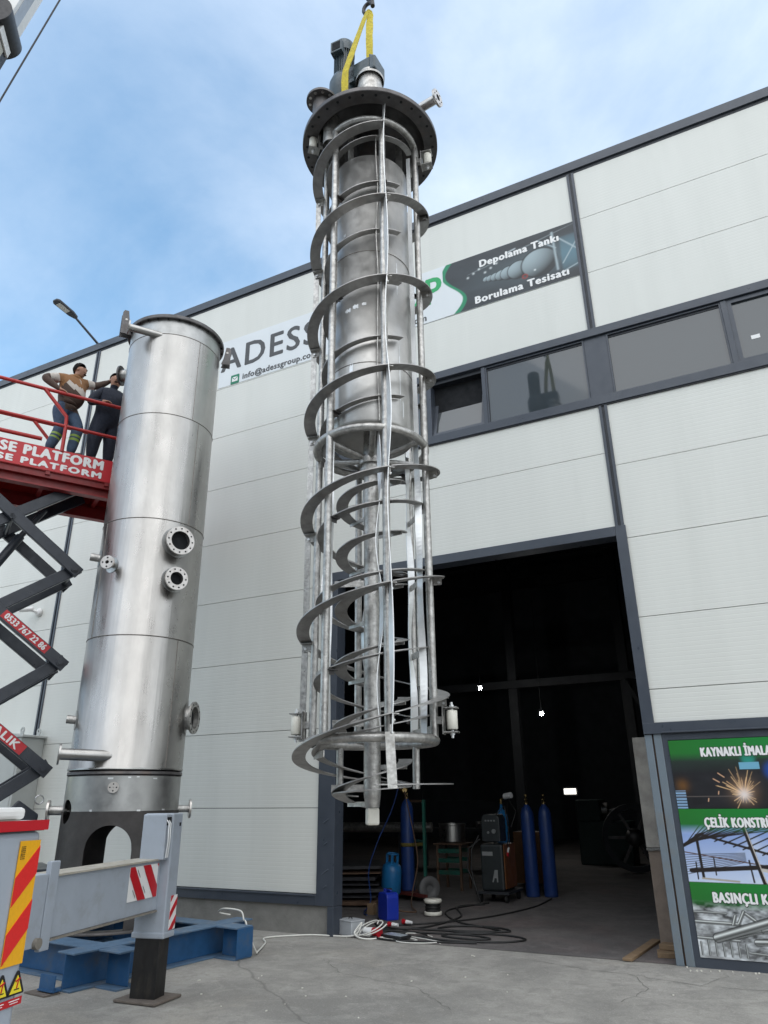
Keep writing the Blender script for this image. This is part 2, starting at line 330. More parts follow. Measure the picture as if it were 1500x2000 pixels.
# ------------------------------------------------------------------ text
def text(name, body, parent, o, ax, ay, h, width, m, shear=0, bold=0, thick=.003, ref='H', align='L', spacing=1.0):
    """lettering: o = left end of the base line, ax/ay unit directions, h = cap height, width = total width;
    bold = stroke thickening as a share of the cap height (the glyphs are laid again side by side)"""
    def glyphs(t, off):
        cu = bpy.data.curves.new('t', 'FONT'); cu.body = t; cu.shear = shear; cu.offset = off; cu.resolution_u = 3; cu.space_character = spacing+bold*.9
        ob = bpy.data.objects.new('t', cu); COL.objects.link(ob); dg = bpy.context.evaluated_depsgraph_get(); dg.update()
        me = bpy.data.meshes.new_from_object(ob.evaluated_get(dg)); bpy.data.objects.remove(ob); bpy.data.curves.remove(cu); return me
    off = 0; me = glyphs(body, off); me2 = glyphs(ref, off)
    ys = [v.co.y for v in me2.vertices]; caph = max(ys)-min(ys); base = min(ys); bpy.data.meshes.remove(me2)
    xs = [v.co.x for v in me.vertices]; x0, x1 = min(xs), max(xs); sy = h/caph; sx = (width-bold*h)/(x1-x0)
    o = Vector(o); ax = Vector(ax).normalized(); ay = Vector(ay).normalized(); az = ax.cross(ay).normalized()
    D = [(0,0)] if bold < .02 else [(0,0),(1,0),(.5,.32),(.5,-.32),(.25,.2),(.75,-.2)]; k = len(D); bm = bmesh.new()
    for c in range(k):
        b2 = bmesh.new(); b2.from_mesh(me); th = thick*(1-.05*c); dx = bold*h*D[c][0]; dy = bold*h*D[c][1]
        for v in b2.verts: v.co = o+ax*((v.co.x-x0)*sx+dx)+ay*((v.co.y-base)*sy+dy)+az*th
        g = bmesh.ops.extrude_face_region(b2, geom=b2.faces[:])
        for v in [e for e in g['geom'] if isinstance(e, bmesh.types.BMVert)]: v.co -= az*th*.9
        bmesh.ops.recalc_face_normals(b2, faces=b2.faces[:])
        tmp = bpy.data.meshes.new('tmp'); b2.to_mesh(tmp); b2.free(); bm.from_mesh(tmp); bpy.data.meshes.remove(tmp)
    for f in bm.faces: f.smooth = False; f.material_index = 0
    out = bpy.data.meshes.new(name); bm.to_mesh(out); bm.free(); bpy.data.meshes.remove(me); out.materials.clear()
    return raw_obj(name, out, m, parent)

def printed(name, parent, o, ax, ay, w, h, nx, ny, fn, m):
    """a flat printed picture: a fine grid whose points carry the print's ink colours"""
    U, Vv = np.meshgrid(np.linspace(0, 1, nx), np.linspace(0, 1, ny)); rgb = np.clip(fn(U, Vv), 0, 1)
    o = np.array(o, float)-np.array(ORG[parent.name]); ax = np.array(ax, float); ay = np.array(ay, float)
    P = o+U[..., None]*w*ax+Vv[..., None]*h*ay
    idx = np.arange(nx*ny).reshape(ny, nx)
    q = np.stack([idx[:-1, :-1], idx[:-1, 1:], idx[1:, 1:], idx[1:, :-1]], -1).reshape(-1, 4)
    me = bpy.data.meshes.new(name); me.from_pydata(P.reshape(-1, 3).tolist(), [], q.tolist())
    ca = me.color_attributes.new('print', 'FLOAT_COLOR', 'POINT')
    ca.data.foreach_set('color', np.concatenate([rgb.reshape(-1, 3), np.ones((nx*ny, 1))], 1).astype(np.float32).ravel())
    me.materials.append(m); ob = bpy.data.objects.new(name, me); COL.objects.link(ob); ob.parent = parent; ORG[ob.name] = ORG[parent.name]
    return ob
PRINT = attr_mat('printed vinyl')
def fbm(U, Vv, sc, seed=0, oct=4):
    rng = np.random.RandomState(seed); out = np.zeros_like(U); a = .5
    for k in range(oct):
        n = int(sc*2**k)+2; g = rng.rand(n+2, n+2); x = U*n; y = Vv*n; i = x.astype(int); j = y.astype(int); fx = x-i; fy = y-j
        fx = fx*fx*(3-2*fx); fy = fy*fy*(3-2*fy)
        out += a*((g[j, i]*(1-fx)+g[j, i+1]*fx)*(1-fy)+(g[j+1, i]*(1-fx)+g[j+1, i+1]*fx)*fy); a *= .5
    return out
def seg(U, Vv, p, q, w, asp=1.0):
    px, py = p; qx, qy = q; dx, dy = (qx-px)*asp, qy-py; L2 = dx*dx+dy*dy
    t = np.clip(((U-px)*asp*dx+(Vv-py)*dy)/L2, 0, 1); d = np.hypot((U-px)*asp-t*dx, Vv-py-t*dy)
    return d
def blend(rgb, c, a): return rgb*(1-a[..., None])+np.array(c)*a[..., None]

# ------------------------------------------------------------------ the setting
g = MB(); g.add([(-500,-500,0),(500,-500,0),(500,500,0),(-500,500,0)], [(0,1,2,3)])
tag(g.build('ground', M['yard']), kind='structure', label='grey concrete yard in front of the factory', cat='ground')
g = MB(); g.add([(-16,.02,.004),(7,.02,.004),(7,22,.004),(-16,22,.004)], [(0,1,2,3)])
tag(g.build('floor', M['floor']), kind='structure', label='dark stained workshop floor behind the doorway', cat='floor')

rngc = random.Random(5)
def crack(pts, w):
    m = MB(); P = []
    for (x0, y0), (x1, y1) in zip(pts[:-1], pts[1:]):
        n = max(3, int(math.hypot(x1-x0, y1-y0)/.07))
        for i in range(n): t = i/n; P.append(V(x0+(x1-x0)*t+rngc.gauss(0,.012), y0+(y1-y0)*t+rngc.gauss(0,.012), .004))
    vs = []
    for i, p in enumerate(P):
        d = (P[min(i+1, len(P)-1)]-P[max(i-1, 0)]).normalized(); s_ = V(-d.y, d.x, 0); ww = w*rngc.uniform(.3, 1.2); vs += [p+s_*ww/2, p-s_*ww/2]
    m.add(vs, [(2*i, 2*i+1, 2*i+3, 2*i+2) for i in range(len(P)-1)]); return m
m = crack([(-2.7,-.30),(-2.0,-.55),(-1.5,-.62),(-.9,-.80),(-.3,-.74),(.6,-1.0)], .008)
for a in ([(-1.5,-.62),(-1.3,-1.1),(-1.45,-1.7)], [(-4.6,-1.2),(-4.1,-1.7),(-3.2,-1.9),(-2.6,-2.5)], [(-.9,-.80),(-.7,-.3),(-.75,-.1)]):
    k = crack(a, .005); m.add(k.v, k.f)
tag(m.build('ground_crack', mat('dark crack', (.13,.123,.11), .9)), kind='structure', label='thin dark cracks running across the concrete yard', cat='ground')
B = thing('factory_building', (-3.2,0,0), 'white clad factory hall with anthracite trim and open doorway', 'building')
ZS = [.46+1.0222*k for k in range(11)]
def panels(x0, x1, zs, name='wall'):
    m = MB(); m.box(x0+.002, x1-.002, .05, .16, zs[0]+.002, zs[-1]-.002, 1)
    for a, b in zip(zs[:-1], zs[1:]): m.box(x0, x1, 0, .05, a+.004, b-.004, 0)
    return m.build(name, [M['facade'], M['anth_dark']], B)
panels(-22.5, -11.32, ZS[:-1]+[10.64])
panels(-11.24, -5.47, ZS[:-1]+[10.64])
panels(-5.47, -1.18, [4.73, 5.76, 6.47]); panels(-11.24+5.77, -1.18, [7.69, 8.66, 9.67, 10.64])
panels(-1.08, 12, [2.35, 2.72, 3.56, 4.56, 5.56, 6.47]); panels(-1.08, 12, [7.69, 8.66, 9.67, 10.64])
m = MB(); m.box(-22.5, 12, -.035, .4, 10.64, 10.80); m.box(-22.5, 12, -.005, .02, 10.585, 10.638, 1); m.build('roof_trim', [M['anthracite'], M['anth_dark']], B)  # thin dark strip below the trim is its shadow line, as colour
for x, z0, z1 in ((-11.28, .46, 10.59), (-1.13, 7.69, 10.59), (-1.13, 4.73, 6.47)):
    m = MB(); m.box(x-.055, x-.018, -.018, .03, z0, z1); m.box(x+.018, x+.055, -.018, .03, z0, z1); m.box(x-.018, x+.018, -.002, .03, z0, z1, 1)
    m.build('joint_strip', [M['anthracite'], M['anth_dark']], B)
m = MB(); m.box(-22.5, -5.46, -.03, .1, .33, .455); m.box(-22.5, -5.46, -.045, -.032, .435, .455); m.build('base_flashing', M['anthracite'], B, bevel=.004)
m = MB(); m.box(-22.5, -5.29, .02, .3, -.02, .328); m.build('plinth', M['plinth'], B)
# doorway
m = MB(); m.box(-5.462, -5.20, -.03, .20, .33, 4.60); m.box(-5.29, -5.20, -.028, .2, 0, .328)
# dented flashing: a few creases
for z, w, d in ((1.32,.10,.012), (1.05,.07,.01), (.72,.12,.014), (.55,.06,.01)):
    m.obox((-5.33, -.031, z), (1,0,.7), (0,1,.2), (-.7,0,1), w, .012, .016)
m.build('door_jamb', M['anthracite'], B, bevel=.006)
m = MB(); m.box(-5.462, -1.19, -.03, .20, 4.60, 4.728); m.build('door_lintel', M['anthracite'], B, bevel=.004)
m = MB(); m.box(-1.188, -1.062, -.03, .20, 2.23, 4.728); m.box(-1.188, 12, -.034, .10, 2.23, 2.349); m.box(-1.0, 12, -.055, -.036, 2.235, 2.25); m.build('corner_trim', M['anthracite'], B, bevel=.003)
m = MB(); m.box(-1.188, -1.11, -.01, .12, 0, 2.228); m.build('steel_post', M['grey_post'], B, bevel=.006)
m = MB(); m.box(-1.092, -1.008, -.012, .12, 0, 2.228); m.box(-1.108, -1.094, .02, .12, 0, 2.228, 1); m.build('steel_post', [M['grey_post'], M['rust']], B, bevel=.006)
m = MB(); m.box(-1.006, 12, .012, .16, 0, 2.228, 1); m.box(-1.006, -.95, -.004, .010, 0, 2.228); m.box(-.95, 12, -.004, .010, 0, .088); m.box(-.95, 12, -.004, .010, 2.16, 2.228)
m.build('lower_wall', [M['anthracite'], M['anth_dark']], B)
# window band
m = MB(); m.box(-5.22, 12, -.03, .16, 7.565, 7.688); m.box(-5.22, 12, .03, .16, 7.50, 7.563, 1); m.build('band_head', [M['anthracite'], M['anth_dark']], B, bevel=.003)
m = MB(); m.box(-5.22, 12, -.035, .16, 6.472, 6.60); m.box(-5.22, 12, -.02, .0, 6.452, 6.470, 1); m.build('band_sill', [M['anthracite'], M['anth_dark']], B, bevel=.003)  # dark strip below the sill stands for the shadow it throws
m = MB(); m.box(-5.22, -5.14, -.012, .16, 6.601, 7.56); m.build('mullion', M['anthracite'], B)
bays = []
for x in (-5.14, -.96): bays.append((x, 1))
for b0, _ in bays:
    xs = [(b0, b0+1.46, 'F'), (b0+1.53, b0+2.35, 'A'), (b0+2.41, b0+3.87, 'F')]
    for i, (a, b, t) in enumerate(xs):
        nxt = xs[i+1][0] if i < 2 else b0+4.18
        m = MB(); m.box(b+.001, nxt-.001, -.008+(.02 if i == 2 else 0), .16, 6.601, 7.563); m.build('mullion', M['anthracite'], B, bevel=.002)
        m = MB(); mid = (a+b)/2
        tilt = R(14) if (t == 'A' and b0 < -3) else 0
        c, s_ = math.cos(tilt), math.sin(tilt); Z0 = 6.602; H = .955
        fw = .055 if t == 'A' else .022
        def P(x, zz, y): return (x, .03+y+s_*zz, Z0+c*zz)
        ayv = Vector((0, s_, c)); azv = Vector((0, c, -s_)); 
        for (xa, xb, za, zb) in ((a, b, 0, fw), (a, b, H-fw, H), (a, a+fw, fw, H-fw), (b-fw, b, fw, H-fw)):
            m.obox(Vector(P((xa+xb)/2, (za+zb)/2, 0)), (1,0,0), azv, ayv, xb-xa-.001, .05, zb-za)
        wo = m.build('window', M['anthracite'], B)
        p = MB(); p.obox(Vector(P(mid, H/2, .012)), (1,0,0), azv, ayv, b-a-2*fw, .008, H-2*fw); p.build('pane', M['glass'], wo)
        if t == 'A':
            st = MB(); st.obox(Vector(P(b-.14 if b0 < -3 else a+.24, .60 if b0 < -3 else .34, .006)), (1,0,0), azv, ayv, .10, .002, .055); st.build('sticker', M['white'], wo)
        if tilt:
            d = MB(); d.box(a, b, .155, .159, 6.61, 7.55); d.build('gap_shade_sheet', M['hole'], wo)  # near-black sheet stands in for the unlit room above the sash
# inside of the hall
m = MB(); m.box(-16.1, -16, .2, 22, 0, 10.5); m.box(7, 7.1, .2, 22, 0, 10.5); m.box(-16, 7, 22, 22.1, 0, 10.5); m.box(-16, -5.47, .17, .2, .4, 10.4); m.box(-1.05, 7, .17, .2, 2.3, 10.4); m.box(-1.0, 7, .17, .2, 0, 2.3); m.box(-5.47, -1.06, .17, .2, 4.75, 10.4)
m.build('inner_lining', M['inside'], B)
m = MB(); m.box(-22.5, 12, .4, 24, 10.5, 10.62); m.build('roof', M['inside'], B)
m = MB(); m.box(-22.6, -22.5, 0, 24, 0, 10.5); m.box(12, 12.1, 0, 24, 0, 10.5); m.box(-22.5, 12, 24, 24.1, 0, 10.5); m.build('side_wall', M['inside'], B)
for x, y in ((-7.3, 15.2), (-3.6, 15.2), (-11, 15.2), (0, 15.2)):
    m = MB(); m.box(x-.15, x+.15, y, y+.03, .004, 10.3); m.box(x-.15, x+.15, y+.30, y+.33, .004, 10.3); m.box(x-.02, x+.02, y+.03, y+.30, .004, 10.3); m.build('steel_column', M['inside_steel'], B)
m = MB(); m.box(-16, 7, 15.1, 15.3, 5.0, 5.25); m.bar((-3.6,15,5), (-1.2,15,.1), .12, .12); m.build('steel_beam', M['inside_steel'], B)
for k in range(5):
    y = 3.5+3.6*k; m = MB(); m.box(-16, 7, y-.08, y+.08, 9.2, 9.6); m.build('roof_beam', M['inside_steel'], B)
m = MB(); m.box(-1.475, -1.20, .98, 1.30, 1.02, 2.27); m.box(-1.462, -1.20, .995, 1.30, .004, 1.0, 1); m.box(-1.47, -1.2, .985, 1.3, 1.0, 1.02, 2)
for k in range(9): m.obox((-1.46+.03*k, .978, 1.0-.01*random.random()), (1,0,random.uniform(-.3,.3)), (0,1,0), (0,0,1), .035, .012, .025, 2)
m.build('pillar', [M['pillar'], mat('brown pillar foot', (.26,.205,.165), .85, 0, .2, 6, (.16,.125,.10), .6, 3, bump=.3), M['plinth']], B, bevel=.012)

OPP = thing('opposite_building', (-4,-20,0), 'grey factory hall across the yard, behind the viewer', 'building')
m = MB(); m.box(-15, 5, -32, -20, 0, 8.5); m.build('wall', M['opp'], OPP)
m = MB(); m.box(-15.1, 5.1, -32.1, -19.9, 8.5, 8.8); m.build('roof_trim', M['anthracite'], OPP)
for k in range(4):
    m = MB(); x = -13.5+k*4.8; m.box(x, x+3, -19.99, -19.9, .1 if k % 2 else 4.5, 4.2 if k % 2 else 5.8); m.build('window', M['glass'], OPP)

# ------------------------------------------------------------------ banner on the facade
BN = thing('wall_banner', (-4.5,-.005,9.17), 'long white banner with grey and green lettering high on the facade', 'banner')
m = MB(); m.box(-7.86, -1.185, -.006, -.001, 8.665, 9.675); m.build('banner_sheet', M['bannerwhite'], BN)
X1, Z1 = (1,0,0), (0,0,1)
text('lettering', 'ADESS', BN, (-7.83,-.0065,9.005), X1, Z1, .475, 2.12, M['lettergrey'], bold=.055, spacing=1.10)
text('lettering', 'GROUP', BN, (-5.50,-.0065,9.005), X1, Z1, .50, 2.155, M['lettergreen'], bold=.055, spacing=1.06)
text('email_line', 'info@adessgroup.com', BN, (-7.305,-.0065,8.715), X1, Z1, .115, 1.60, M['lettergrey'], bold=.10)
text('web_line', 'www.adessgroup.com', BN, (-5.24,-.0065,8.715), X1, Z1, .115, 1.61, M['lettergrey'], bold=.10)
m = MB(); m.prism([(-7.555+.015*math.cos(a)+x, 8.682+.015*math.sin(a)+z) for x, z, a0 in ((.16,.16,0), (.0,.16,90), (.0,.0,180), (.16,.0,270)) for a in (R(a0), R(a0+45), R(a0+90))], (0,-.0085,0), X1, Z1, .003); ic = m.build('icon', M['icongreen'], BN)
m = MB(); m.box(-7.54, -7.41, -.0135, -.0105, 8.715, 8.81); m.bar((-7.54,-.0145,8.808), (-7.475,-.0145,8.755), .012, .002, up=(0,1,0), m=1); m.bar((-7.41,-.0145,8.808), (-7.475,-.0145,8.755), .012, .002, up=(0,1,0), m=1)
m.build('envelope', [M['white'], M['icongreen']], ic)
def tankpic(U, Vv):
    asp = 2.05
    n = fbm(U, Vv, 6, 3); rgb = np.zeros(U.shape+(3,))+np.array((.022,.028,.033)); rgb = rgb*(.6+n[..., None]*1.1)
    rgb = blend(rgb, (.10,.15,.17), np.clip(1-np.abs(Vv-.48)*2.6, 0, 1)*np.clip(U*1.4-.1, 0, 1)*.7)
    for k in range(14):
        y = .80+.16*math.sin(k*2.1); rgb = blend(rgb, (.16,.19,.2), np.exp(-(seg(U, Vv, (.2+.03*k, .66+.012*k), (.35+.05*k, .70+.02*k), .01, asp)/.007)**2)*.5)
    # row of tank heads receding to the left
    for cxx, cyy, ra in ((.34,.46,.05), (.37,.455,.06), (.41,.45,.075), (.455,.447,.095), (.51,.445,.125), (.585,.445,.165), (.735,.455,.255)):
        dx = (U-cxx)*asp/1.05; dy = Vv-cyy; d = np.hypot(dx, dy)/ra
        a = np.clip((1-d)*12, 0, 1); sh = np.clip(.42+.50*(-dx/ra*.55+dy/ra*.65)-.18*d*d, .03, 1)
        rgb = blend(rgb, (0,0,0), np.clip((1.08-d)*12, 0, 1)*.8)
        c = np.stack([sh*.50, sh*.62, sh*.66], -1); rgb = rgb*(1-a[..., None])+c*a[..., None]
    a = np.clip((U-.885)*60, 0, 1)*np.clip(1-np.abs(Vv-.48)*3.2, 0, 1)**.4; rgb = blend(rgb, (.09,.19,.24), a*.9)
    for p, q, w in (((.86,.22),(.845,.92),.018), ((.74,.86),(.86,.62),.010), ((.88,.80),(1.0,.50),.012), ((.90,.30),(1.0,.62),.010), ((.88,.14),(1,.22),.010)):
        rgb = blend(rgb, (.36,.44,.47), np.exp(-(seg(U, Vv, p, q, w, asp)/w)**2)*.9)
    for k in range(6): rgb = blend(rgb, (.75,.8,.8), np.exp(-(np.hypot((U-(.20+.045*k))*asp, (Vv-(.60+.05*(k % 3))))/.018)**2)*.8)
    rgb = blend(rgb, (.45,.50,.52), np.exp(-(seg(U, Vv, (.50,.83), (.57,.86), .01, asp)/.013)**2))
    rgb = blend(rgb, (.25,.02,.015), np.exp(-((np.hypot((U-.625)*asp, Vv-.28)-.035)/.012)**2)); rgb = blend(rgb, (.8,.85,.85), np.exp(-(np.hypot((U-.70)*asp, Vv-.34)/.014)**2))
    # flowing left edge with the green swoosh
    e = .115+.075*np.sin((Vv-.12)*2*np.pi*.95+.9)-.02*Vv
    gsw = e-.028-.04*np.clip(np.abs(Vv-.5)*2-.45, 0, 1)
    a = np.clip((e-U)*120, 0, 1); rgb = blend(rgb, (.006,.23,.105), a); a = np.clip((gsw-U)*120, 0, 1); rgb = blend(rgb, (.70,.735,.755), a)
    return rgb
printed('picture_print', BN, (-3.32,-.0085,8.668), X1, Z1, 2.135, 1.004, 260, 124, tankpic, PRINT)
text('caption', 'Depolama Tankı', BN, (-2.69,-.0095,9.405), X1, Z1, .125, 1.27, M['white'], bold=.15)
text('caption', 'Borulama Tesisatı', BN, (-2.80,-.0095,8.735), X1, Z1, .125, 1.47, M['white'], bold=.15)

# ------------------------------------------------------------------ three posters on the lower wall
def green_header(U, Vv, rgb, h):
    a = np.clip((Vv-(1-h))*8+.15, 0, 1); gcol = np.stack([.004+.012*(1-U), .085+.16*Vv*(.55+.45*U), .022+.02*U], -1)
    return rgb*(1-a[..., None])+gcol*a[..., None]
def pic_sparks(U, Vv):
    asp = 2.0; rgb = np.zeros(U.shape+(3,))+np.array((.010,.010,.012)); n = fbm(U, Vv, 5, 9)
    rgb = rgb*(.5+n[..., None]*1.6); rgb = blend(rgb, (.035,.09,.055), np.clip((Vv-.5)*2.2, 0, 1)*.6)
    rgb = blend(rgb, (.16,.07,.015), np.exp(-(np.hypot((U-.06)*asp, Vv-.33)/.09)**2)*.8)
    hb = ((U < .075) & (Vv < .26)).astype(float); rgb = blend(rgb, (.28,.46,.68), hb*(.55+.45*np.sin(Vv*150)))
    rgb = blend(rgb, (.02,.26,.20), np.exp(-((np.hypot((U-.56)*asp, Vv-.70)/.10)**4))); rgb = blend(rgb, (.16,.40,.55), ((np.abs(U-.56) < .07) & (np.abs(Vv-.60) < .05)).astype(float))
    rgb = blend(rgb, (.01,.07,.35), np.exp(-((np.hypot((U-.72)*asp, Vv-.52)/.13)**4))*.9)
    rgb = blend(rgb, (.12,.10,.09), np.exp(-((Vv-.17)/.006)**2)*(U < .5))
    rng = np.random.RandomState(2); c0 = (.49, .20)
    for k in range(75):
        an = rng.uniform(-.25, math.pi+.25) if k < 60 else rng.uniform(math.pi, 2*math.pi); ln = rng.uniform(.05, .40)*(1.0 if math.sin(an) > .3 else .6); s0 = rng.uniform(0, .4)
        p = (c0[0]+math.cos(an)*ln*s0/asp, c0[1]+math.sin(an)*ln*s0); q = (c0[0]+math.cos(an)*ln/asp, c0[1]+math.sin(an)*ln)
        rgb = blend(rgb, (.95,.62,.32), np.exp(-(seg(U, Vv, p, q, .004, asp)/.0042)**2)*rng.uniform(.4, 1))
    for p, q in (((.29,.42),(.33,.37)), ((.33,.50),(.37,.44)), ((.31,.20),(.315,.24)), ((.23,.10),(.235,.14))): rgb = blend(rgb, (.85,.5,.3), np.exp(-(seg(U, Vv, p, q, .004, asp)/.006)**2))
    rgb = blend(rgb, (.95,.96,1), np.exp(-(np.hypot((U-.49)*asp, Vv-.20)/.075)**2)); rgb = blend(rgb, (.6,.35,.2), np.exp(-(np.hypot((U-.49)*asp, Vv-.24)/.16)**2)*.45)
    return green_header(U, Vv, rgb, .30)
def pic_frame(U, Vv):
    asp = 2.0; rgb = np.stack([.10+.45*(1-Vv), .22+.42*(1-Vv), .58+.24*(1-Vv)], -1)
    rgb = blend(rgb, (.75,.80,.85), np.clip(fbm(U, Vv, 4, 5)-.5, 0, 1)*1.2)
    def ln(p, q, w, c=(.016,.011,.010)):
        nonlocal rgb; rgb = blend(rgb, c, np.clip((w-seg(U, Vv, p, q, w, asp))/.006+.5, 0, 1))
    for k in range(13): t = k/12; ln((.0+.10*t, .47+.10*t), (.25+.9*t, 1.02+.10*t-.55*max(0, t-.5)), .007)
    for k in range(13): t = k/12; ln((.10+.75*t, .62-.42*t), (.60+.75*t, 1.02-.34*t), .009)
    for k in range(9): t = k/8; ln((.0, .36-.26*t), (.42, .30-.12*t+.10), .004)
    ln((0,.49),(.13,.645),.022); ln((.13,.645),(.88,.22),.016); ln((0,.40),(.60,.22),.008,(.10,.05,.035)); ln((.03,.15),(.62,.23),.030); ln((.11,.06),(.10,.63),.020); ln((.20,.10),(.20,.32),.010); ln((.07,.04),(.07,.26),.010)
    ln((.43,.86),(.52,.0),.028); ln((.445,.80),(.53,.02),.006,(.6,.55,.5)); ln((.44,.30),(.45,.02),.012); ln((.52,.18),(.80,.10),.022,(.55,.52,.48)); ln((.10,.05),(.35,.02),.012,(.40,.36,.30))
    ln((.48,.86),(.9,.55),.012,(.12,.26,.10))
    return green_header(U, Vv, rgb, .32)
def pic_pipes(U, Vv):
    asp = 2.0; n = fbm(U, Vv, 9, 11, 5); n2 = fbm(U, Vv, 26, 12, 3); rgb = np.clip(.05+1.2*(n-.25)+.9*(n2-.45), .015, .8)[..., None]*np.array((.92,.97,1.0))
    rgb = blend(rgb, (.72,.74,.75), np.clip(.55-U, 0, 1)*np.clip(.7-Vv, 0, 1)*1.2)
    def pipe(p, q, w, b=1.0):
        nonlocal rgb
        d = seg(U, Vv, p, q, w, asp); a = np.clip((w-d)/.006+.5, 0, 1)
        nx_, ny_ = -(q[1]-p[1]), (q[0]-p[0])*asp; L_ = math.hypot(nx_, ny_); s = ((U-p[0])*asp*nx_+(Vv-p[1])*ny_)/L_/w*(1 if ny_ > 0 else -1)
        sh = np.clip(.10+.75*np.exp(-((s-.35)/.34)**2)+.12*(s < -.6), .02, 1)*b; c = np.stack([sh*.86, sh*.9, sh*.88], -1)
        rgb = blend(rgb, (.01,.01,.01), np.clip((w*1.25-d)/.006+.5, 0, 1)*.8); rgb = rgb*(1-a[..., None])+c*a[..., None]
    for k in range(7): pipe((.02+.05*k, .04), (.02+.05*k, .20+.03*(k % 3)), .012, .8)
    pipe((.0,.26),(.28,.245),.018); pipe((.0,.47),(.30,.46),.022); pipe((.26,.46),(.28,.56),.02); pipe((.0,.60),(.22,.595),.014,.8); pipe((.34,.62),(.42,.50),.022); pipe((.30,.48),(.34,.62),.02)
    pipe((.22,.28),(.46,.40),.030); pipe((.46,.40),(.80,.56),.040); pipe((.14,.27),(.60,.57),.055); pipe((.60,.57),(.60,.95),.055,.7); pipe((.55,.45),(1,.55),.05,.8); pipe((.40,.24),(1,.30),.038); pipe((.52,.0),(.54,.22),.03,.7); pipe((.34,.10),(.52,.08),.015,.8)
    for cx_, cy_, ra in ((.62,.10,.085), (.73,.12,.06), (.86,.10,.07)):
        d = np.hypot((U-cx_)*asp, Vv-cy_); rgb = blend(rgb, (.01,.01,.012), (d < ra).astype(float)); rgb = blend(rgb, (.6,.6,.6), np.exp(-((d-ra)/.014)**2)); rgb = blend(rgb, (.5,.5,.5), np.exp(-((d-ra*.45)/.012)**2))
    return green_header(U, Vv, rgb, .34)
PX0, PW = -.947, 1.36
for nm, z0, z1, fn, cap, cx0, cw, lab in (
    ('kaynak', 1.462, 2.153, pic_sparks, 'KAYNAKLI İMALAT', -.635, .735, 'green poster with welding sparks, topmost of the three by the door'),
    ('celik', .767, 1.458, pic_frame, 'ÇELİK KONSTRÜKSİYON', -.71, .945, 'green poster with a steel roof frame against blue sky'),
    ('kaplar', .093, .763, pic_pipes, 'BASINÇLI KAPLAR', -.745, .80, 'green poster with silver pipework, lowest of the three')):
    T = thing('poster', (PX0+PW/2, -.01, z0), lab, 'poster', 'posters beside the doorway')
    m = MB(); m.box(PX0, PX0+PW, -.012, -.006, z0, z1); m.build('board', M['white'], T)
    printed('print', T, (PX0,-.0145,z0), X1, Z1, PW, z1-z0, 300, 150, fn, PRINT)
    text('caption', cap, T, (cx0,-.0165,z1-.175), X1, Z1, .088, cw, M['white'], bold=.15, thick=.002)
    text('caption_outline', cap, T, (cx0-.004,-.0148,z1-.180), X1, Z1, .096, cw+.010, M['black'], bold=.22, thick=.0015)

# ------------------------------------------------------------------ steel vessel on the blue base frame
TC = Vector((-6.88, -2.10, 0)); TF = math.atan2(-8.776+2.10, 6.88)
def tv(a): t = TF+R(a); return Vector((math.cos(t), math.sin(t), 0))
def tp(a, r, z): return TC+tv(a)*r+Vector((0,0,z))
VS = thing('steel_vessel', (-6.88,-2.10,.31), 'tall shiny steel vessel standing on the blue beam frame', 'vessel')
def curved_wall(mb, c, r, t, lo, hi, angs, f, m=0):
    n = len(angs)
    for rad, flip in ((r, False), (r-t, True)):
        vs = []
        for a in angs: vs += [c+f(a)*rad+Vector((0,0,lo(a))), c+f(a)*rad+Vector((0,0,hi(a)))]
        fs = [(2*i, 2*((i+1) % n), 2*((i+1) % n)+1, 2*i+1) for i in range(n)]
        mb.add(vs, [q[::-1] for q in fs] if flip else fs, m, True)
    for k, fn in ((0, lo), (1, hi)):
        vs = []
        for a in angs: vs += [c+f(a)*r+Vector((0,0,fn(a))), c+f(a)*(r-t)+Vector((0,0,fn(a)))]
        mb.add(vs, [(2*i, 2*i+1, 2*((i+1) % n)+1, 2*((i+1) % n)) for i in range(n)], m)
def angset(extra):
    a = set(x*2.5 for x in range(-72, 72))
    for c, h in extra:
        for k in range(-24, 25): a.add(round(c+h*k/24, 4))
        a.add(c-h-.01); a.add(c+h+.01)
    return sorted(a)
AR = (-9.0, 22.4); AR2 = (168.0, 11.9); OV = (-66.0, 10.6)
def arch(a):
    z = .335
    for (c, h) in (AR, (171-360, 22.4), (171, 22.4)):
        d = abs(a-c)
        if d <= h: z = max(z, 1.095+.255*math.sqrt(max(0, 1-(d/h)**2)))
    return z
def oval(a, s):
    d = abs(a-OV[0])/OV[1]
    return s*.125*math.sqrt(max(0, 1-d*d)) if d < 1 else 0
ANG = angset([AR, (-189+360-360, 22.4), (171, 22.4), OV]); ANG = [a for a in ANG if -180 <= a < 180]
m = MB(); curved_wall(m, TC, .65, .012, arch, lambda a: 1.488+oval(a, -1)-(0 if oval(a,-1) else 0), ANG, tv); m.build('skirt', M['skirt'], VS)
m = MB(); curved_wall(m, TC, .643, .012, lambda a: 1.49+oval(a, 1), lambda a: 1.856, ANG, tv); m.build('skirt_band', M['shell_band'], VS)
m = MB(); m.lathe([(.70,.31),(.70,.334),(.52,.334),(.52,.31),(.70,.31)], TC); m.lathe([(0,1.84),(.62,1.86)], TC, m=1); m.build('base_ring', [M['skirt'], M['hole']], VS)
m = MB(); m.lathe([(.652,1.870),(.628,1.872),(.628,1.905),(.652,1.908),(.652,1.875)], TC, n=96); m.lathe([(.642,1.853),(.645,1.86),(.628,1.872)], TC, n=96); m.build('bottom_groove', M['steel_dark'], VS)
m = MB(); m.lathe([(.657,1.925),(.657,1.945),(.65,1.95),(.65,7.75)], TC, n=128); m.lathe([(.635,7.75),(.635,1.92),(.657,1.925)], TC, n=96); m.build('shell', M['shell'], VS)
